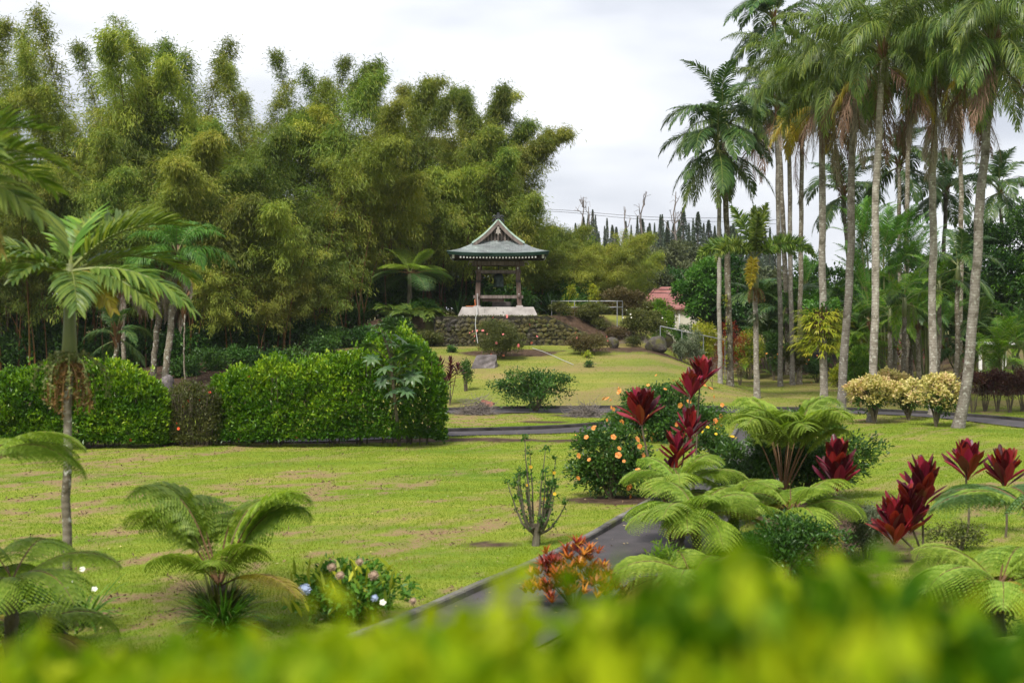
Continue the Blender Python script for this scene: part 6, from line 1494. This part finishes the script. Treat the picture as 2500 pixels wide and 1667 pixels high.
Q('palm at the back between the leaning palm and the cream bushes', 2345, 930, 2343, 235, 381, [('q_up', 7, 1.01), ('q_mid', 8, .95), ('q_low', 6, .95), ('q_grey', 4, 1.1), ('q_brown', 2, 1.1)], .19, .15, 'ptrunk_moss')
Q('tall back palm whose crown tops the stand', 1925, 915, 1890, 60, 382, [('dark_up', 6, 1.2), ('dark_mid', 10, 1.25), ('dark_low', 8, 1.2)], .2, .15, 'ptrunk_moss')
Q('back palm behind the lichen-spotted palm', 2215, 915, 2220, 75, 383, [('q_up', 8, 1.18), ('q_mid', 8, 1.1), ('q_low', 7, 1.05), ('q_grey', 2, 1.1)], .2, .15, 'ptrunk_moss')
# coconut palms farther back
for k, (bx, ty, tx, d_) in enumerate([(2200, 410, 2195, 96), (2085, 480, 2060, 104), (2300, 470, 2310, 100), (2450, 470, 2440, 104)]):
    queen(['coconut palm with a yellowing frond seen between the grey trunks', 'coconut palm seen low behind the lichen-spotted palm', 'coconut palm seen behind the palm between the cream bushes', 'coconut palm behind the leaning palm'][k], at(bx, d_), P(tx, ty, d_), 390 + k, [('dark_up', 5, 1.2), ('dark_mid', 9, 1.3), ('dark_low', 7, 1.25)], .17, .13, 'ptrunk_moss', 1.0, 'coconut palms at the back', fruit=1)
# foxtail palm
g = G(1847, 971); rs = np.random.RandomState(395); t_ = thing('foxtail_palm', 'foxtail palm with bottlebrush fronds and a pale crownshaft', 'palm', g); tp = P(1843, 705, g[1]) - g
palm_trunk(t_, trunk_path((0, 0, -.1), tp, .1, 20, .06, 3), .15, .115, M['ptrunk'], 1.3); mb = MB(); tube(mb, [tp - [0, 0, .1], tp + [0, 0, .25], tp + [0, 0, .9], tp + [0, 0, 1.55]], [.15, .19, .16, .10], 10); mb.build('crownshaft', M['shaft'], t_, True)
cr = tp + [0, 0, 1.5]
for az, key, s_ in ((.1, 'fox_mid', 1), (.7, 'fox_mid', 1.05), (1.5, 'fox_up', 1.0), (2.4, 'fox_mid', 1.05), (3.05, 'fox_mid', 1.0), (3.8, 'fox_mid', .95), (-1.55, 'fox_up', .8), (-.5, 'fox_mid', 1.0), (-1.9, 'fox_low', .95), (1.1, 'fox_up', 1.05), (2.0, 'fox_up', 1.0)):
    link('frond', FR[key][rs.randint(2)], t_, cr, (rs.normal(0, .1), 0, az), s_)
for k in range(3): link('fruit_bunch', TASSEL[k % 2], t_, tp + [.1 * math.cos(k * 2.1), .1 * math.sin(k * 2.1), .05], (0, 0, k * 2), 1.0)
mb = MB(); n = 60; a = rs.rand(n) * 2 * PI; blades(mb, np.stack([.12 * np.cos(a), .12 * np.sin(a), rs.uniform(-.3, .3, n)], 1), np.stack([np.cos(a), np.sin(a), rs.uniform(-.4, .8, n)], 1), np.stack([-np.sin(a), np.cos(a), 0 * a], 1), .5, .09, 1.2, rs.rand(n), 4)
e_ = mb.build('bromeliad', M['shrub_silver']); e_.location = P(1847, 775, g[1] - .05); tag(e_, 'grey-green bromeliad clinging to the foxtail palm trunk', 'plant')
# staghorn fern mass
g = G(2012, 987); rs = np.random.RandomState(396); c_ = P(2006, 815, g[1]); t_ = thing('staghorn_fern', 'huge yellow-green staghorn fern ringed around a palm trunk', 'fern', c_); mb = MB(); n = 520
a = rs.rand(n) * 2 * PI; zz = rs.uniform(-.9, .95, n); r0 = .45 + .25 * rs.rand(n)
dv = np.stack([np.cos(a) * 1.0, np.sin(a), .55 + .5 * rs.rand(n)], 1)
lump = .25 * np.sin(a * 3 + 1) * np.sin(zz * 4); r0 = .40 + .45 * rs.rand(n) + lump
dv = np.stack([np.cos(a), np.sin(a), .1 + .9 * rs.rand(n)], 1) + rs.normal(0, .35, (n, 3)); L_ = rs.uniform(.35, .75, n); rn = np.clip(rs.uniform(0, .9, n), 0, 1); st_ = np.stack([np.cos(a) * r0, np.sin(a) * r0, zz], 1)
blades(mb, st_, dv, np.stack([-np.sin(a), np.cos(a), 0 * a], 1), L_, .10, 1.9, rn, 4, 0)
for sg in (-1, 1, 0):
    q0 = st_ + unit(dv) * (L_ * .5)[:, None] + [0, 0, -.06]; blades(mb, q0, dv + np.stack([-np.sin(a), np.cos(a), 0 * a], 1) * .7 * sg + [0, 0, -.5], np.stack([-np.sin(a), np.cos(a), 0 * a], 1), L_ * .65, .045, 1.4, rn, 2, 0)
stuff(mb.build('antler_fronds', M['shrub_yellow'], t_))
mb = MB(); n = 60; a = rs.rand(n) * 2 * PI; p = np.stack([np.cos(a) * .5, np.sin(a) * .5, rs.uniform(-.4, .9, n)], 1); leaves(mb, p, np.stack([np.cos(a) * .4, np.sin(a) * .4, np.ones(n)], 1), np.stack([np.cos(a), np.sin(a), 0 * a], 1), .6, .5, rs.rand(n), 0); mb.build('shield_fronds', M['palm_brown'], t_)
bk = MB(); foliage(bk, rs, np.stack([np.cos(a) * .6, np.sin(a) * .6, rs.uniform(.8, 1.5, n)], 1), np.stack([np.cos(a), np.sin(a), 1 + 0 * a], 1), rs.rand(n), 6, .28, .13); stuff(bk.build('green_leaves', M['bright_tree'], t_))
g = G(1951, 938); c_ = P(1947, 868, g[1] - .3); t_ = thing('epiphyte_clump', 'dark hanging epiphyte clump low on the close pair of palms', 'plant', c_); mb = MB(); p, o, tn = lumps_cloud(rs, 900, (.75, .6, -1.0, 1.0), 16, .4); foliage(mb, rs, p, o, tn, 5, .17, .06, droop=.5); stuff(mb.build('foliage', M['shrub_olive'], t_))
g = G(1782, 942)
for k, py in enumerate((735, 790, 840, 880)):
    mb = MB(); n = 26; a = rs.rand(n) * 2 * PI; blades(mb, np.stack([0 * a, 0 * a, rs.uniform(-.35, .35, n)], 1), np.stack([np.cos(a), np.sin(a), .6 + 0 * a], 1), np.stack([-np.sin(a), np.cos(a), 0 * a], 1), .30, .07, 1.5, rs.rand(n), 3); e_ = mb.build('bromeliad', M['shrub_yellow']); e_.location = P(1773, py, g[1] - .25); tag(e_, 'yellow-green bromeliad growing up the thicker mossy trunk', 'plant', 'bromeliads on the mossy trunk')
# clumping palms and undergrowth of the stand
def clump(label, base, n, h, keys, sc, seed, spread_=.8, group='clumping palms', stems='shaft'):
    rs = np.random.RandomState(seed); t_ = thing('clumping_palm', label, 'palm', base, 0, group)
    for k in range(n):
        a = rs.rand() * 2 * PI; r = spread_ * rs.rand() ** .6; hh = h * rs.uniform(.25, 1.0); p = np.array([math.cos(a) * r, math.sin(a) * r, hh]); mb = MB()
        tube(mb, [[p[0] * .4, p[1] * .4, 0], [p[0] * .8, p[1] * .8, hh * .6], p], [.06, .05, .045], 6); mb.build('stem', M[stems], t_)
        put_fronds(t_, p, FR[keys[rs.randint(len(keys))]] + FR[keys[0]], 7, rs, sc=sc, az0=rs.rand() * 6)
clump('tall bright green clumping palm filling the gap behind the grey trunks', at(2165, 82), 15, 8.8, ['areca_up', 'areca_mid'], 1.0, 400, 1.8)
clump('second bright green clumping palm beside the slim grey palms', at(2265, 84), 12, 8.0, ['areca_up', 'areca_mid'], 1.0, 401, 1.6)
clump('dark clumping palm behind the staghorn fern', at(2055, 86), 8, 4.5, ['dark_up', 'dark_mid'], .95, 402, 1.5)
clump('dark clumping palm behind the foxtail palm', at(1890, 92), 8, 4.8, ['dark_up', 'dark_mid'], .9, 403, 1.6)
clump('lime clumping palm beside the white arbor', at(2445, 74), 7, 2.6, ['lime_up', 'lime_mid'], .95, 404, .9)
clump('low lime palm behind the paired palm trunks', at(1825, 90), 5, 1.0, ['lime_up', 'lime_mid'], .8, 405, .8)
clump('dark clumping palm behind the leaning palm', at(2370, 88), 7, 3.6, ['dark_up', 'dark_mid'], .9, 406, 1.3)
clump('dim clumping palm at the back behind the slender grey palm', at(1960, 97), 8, 5.2, ['areca_up', 'dark_mid'], 1.0, 407, 1.8)
clump('yellow-green clumping palm behind the pinkish cream bush', at(2085, 80), 6, 2.6, ['lime_mid', 'lime_up'], .9, 408, 1.0)
clump('bright clumping palm at the frame edge behind the red hedge', at(2520, 88), 7, 3.0, ['areca_up', 'lime_mid'], .9, 409, 1.3)
for k, (px, d_, top, lab) in enumerate([(2205, 72, 772, 'stout young palm with arching fronds behind the cream bushes'), (2290, 75, 735, 'young palm with hanging bunches beside the slim grey trunk'), (2336, 74, 690, 'dark young palm in front of the leaning palm'), (2170, 76, 800, 'short palm in the middle of the young palms')]):
    a = at(px, d_); queen(lab, a, P(px + 3, top, d_), 410 + k, [('lime_up', 3, .95), ('lime_mid', 5, 1.0), ('lime_low', 4, 1.0), ('dark_mid', 2, .8)] if k != 2 else [('dark_up', 3, .8), ('dark_mid', 6, .85), ('dark_low', 3, .8)], .15, .11, 'ptrunk_moss', 1.0, 'young palms behind the cream bushes', fruit=1, shaftc=True)
for k in range(6):
    px = [2130, 2152, 2185, 2225, 2243, 2262][k]; d_ = rs.uniform(78, 88); a = at(px, d_)
    queen('short dark palm trunk in the shade of the young palms', a, P(px + rs.uniform(-3, 3), 800 + rs.uniform(-15, 15), d_), 420 + k, [('dark_mid', 4, .7), ('lime_low', 4, .8)], .14, .12, 'ptrunk_moss', 1.0, 'shaded palms at the back of the stand', fruit=0)
# ------------------------------------------------------------------ cream bushes and dark red hedge
def cream_bush(label, px0, px1, ptop, base_px, base_py, seed, n=900):
    g = G(base_px, base_py); d_ = g[1]; w = (px1 - px0) / F * d_; h = EYE + (HZ - ptop) / F * d_ - g[2]
    rs = np.random.RandomState(seed); t_ = thing('cream_leaved_bush', label, 'bush', g, 0, 'cream-leaved bushes'); off = ((px0 + px1) / 2 - base_px) / F * d_
    mb = MB()
    for k in range(12):
        a = rs.rand() * 2 * PI; e = w * .40 * rs.uniform(.3, 1); s = np.linspace(0, 1, 7); p = np.stack([off * s + np.cos(a) * e * s ** 1.4, np.sin(a) * e * .8 * s ** 1.4, h * .72 * s ** .9], 1) + np.cumsum(rs.normal(0, .03, (7, 3)), 0) * (s > 0)[:, None]
        tube(mb, p, .05 * (1 - .7 * s), 6, .5, 0, False)
    mb.build('branches', M['twig'], t_)
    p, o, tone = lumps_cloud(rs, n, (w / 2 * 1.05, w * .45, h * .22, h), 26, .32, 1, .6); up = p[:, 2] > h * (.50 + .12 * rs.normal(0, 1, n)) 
    mb = MB(); foliage(mb, rs, p[up] + [off, 0, 0], o[up], tone[up], 7, .13, .085, 0, .05, updir=.5); stuff(mb.build('foliage', M['cream'], t_))
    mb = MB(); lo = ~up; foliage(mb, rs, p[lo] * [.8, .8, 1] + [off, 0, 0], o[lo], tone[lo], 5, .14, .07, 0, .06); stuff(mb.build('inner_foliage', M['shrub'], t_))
cream_bush('pinkish cream variegated bush on twisted trunks, nearest the lichen-spotted palm', 2063, 2190, 905, 2135, 1034, 430, 1200)
cream_bush('pale cream variegated bush in the middle of the three', 2170, 2260, 925, 2218, 1026, 431, 700)
cream_bush('yellow cream variegated bush beside the leaning palm', 2232, 2342, 912, 2285, 1042, 432, 1000)
cream_bush('pinkish cream bush behind the other three', 2130, 2220, 888, 2170, 985, 433, 700)
rs = np.random.RandomState(440)
for k in range(7):
    px = 2375 + k * 30; g = at(px, 61.5 + rs.uniform(-.5, .5))
    bush('dark_red_bush', ['first', 'second', 'third', 'fourth', 'fifth', 'sixth', 'seventh'][k] + ' dark red-leaved bush from the leaning palm in the low hedge', 'bush', g, .95, 1.1, rs.uniform(1.55, 2.0) + .05 * k, 420, 6, .12, .05, M['maroon'], 441 + k, 'dark red bushes along the back path', 14, .42, .3, 9, .022, None, .35, 8)
for k in range(5):
    px = 2190 + k * 55; g = at(px, 92 + rs.uniform(-2, 2)); ti_plant('crimson cordyline in the shade behind the young palms', g, [(0, 0, 1.0), (.4, .2, 1.5), (-.4, .1, .7)], TI, 450 + k, .9, 12, 'twig', 'shaded crimson cordylines', .4)
# ------------------------------------------------------------------ out-of-focus hedge in the foreground
rs = np.random.RandomState(460); t_ = thing('foreground_hedge', 'bright lime hedge close to the viewer, far out of focus', 'hedge', (0, 1.5, 2.9))
def ftop(x, y):
    px = CX + x * F / y
    return EYE - (np.interp(px, [-400, 0, 200, 450, 640, 800, 1000, 1150, 1300, 1450, 1600, 1750, 1850, 1930, 2050, 2180, 2300, 2420, 2500, 2900], [1520, 1535, 1545, 1530, 1520, 1500, 1470, 1455, 1450, 1445, 1420, 1385, 1362, 1345, 1352, 1385, 1425, 1450, 1470, 1470]) + 185 - HZ) / F * y - 2.9
n = 20000; y = rs.uniform(1.45, 2.7, n); x = np.where(rs.rand(n) < .5, rs.uniform(-.62, .62, n) * y, rs.uniform(-2.8, 2.8, n)); z = ftop(x, y) + .16 * (fbm(x * 7, y * 7, 3) - .5) - .55 * rs.rand(n) ** 1.4
z = z + (rs.rand(n) < .05) * rs.rand(n) * .06
n2 = 1500; y2 = rs.uniform(.95, 1.45, n2); x2 = rs.uniform(-.62, .62, n2) * y2; z2 = ftop(x2, y2) - .05 + .09 * (fbm(x2 * 8, y2 * 8, 3) - .5) - .3 * rs.rand(n2)
x = np.concatenate([x, x2]); y = np.concatenate([y, y2]); z = np.concatenate([z, z2]); n = n + n2
gp = (fbm(x * 5.5 + 11, y * 5.5 + z * 4, 3) > .40) | (rs.rand(n) < .12); x = x[gp]; y = y[gp]; z = z[gp]; n = len(x)
mb = MB(); p = np.stack([x, y - 1.5, z], 1); tone = np.clip(.45 + (fbm(x * 4 + 3, y * 4 + z * 6, 3) - .5) * 2.2 + .10 + rs.normal(0, .18, n), 0, 1)
foliage(mb, rs, p, np.tile([[0, 0, 1.]], (n, 1)), tone, 3, .058, .032, 0, .025); stuff(mb.build('foliage', M['hedge_near'], t_))
mb = MB()
for k in range(60):
    x_ = rs.uniform(-1.2, 1.2); y_ = rs.uniform(1.2, 2.4); h_ = float(ftop(np.array(x_), np.array(y_))) - .05; tube(mb, [[x_ * .9, y_ - 1.5, 0], [x_, y_ - 1.5, h_ * .5], [x_ + rs.normal(0, .05), y_ - 1.5, h_]], [.012, .009, .004], 4, .5, 0, False)
mb.build('branches', M['twig'], t_)

# ------------------------------------------------------------------ the moist air over the garden
hm = bpy.data.materials.new('moist_air'); hm.use_nodes = True; t = hm.node_tree; t.nodes.clear()
o = t.nodes.new('ShaderNodeOutputMaterial'); v = t.nodes.new('ShaderNodeVolumePrincipled'); v.inputs['Color'].default_value = (.86, .90, .96, 1); v.inputs['Density'].default_value = .00012; v.inputs['Anisotropy'].default_value = .1
t.links.new(v.outputs[0], o.inputs['Volume'])
mb = MB(); box(mb, (0, 850, 18), (3400, 2400, 40)); hz_o = mb.build('haze', hm); tag(hz_o, 'thin moist haze lying over the whole garden', 'haze', kind='stuff')
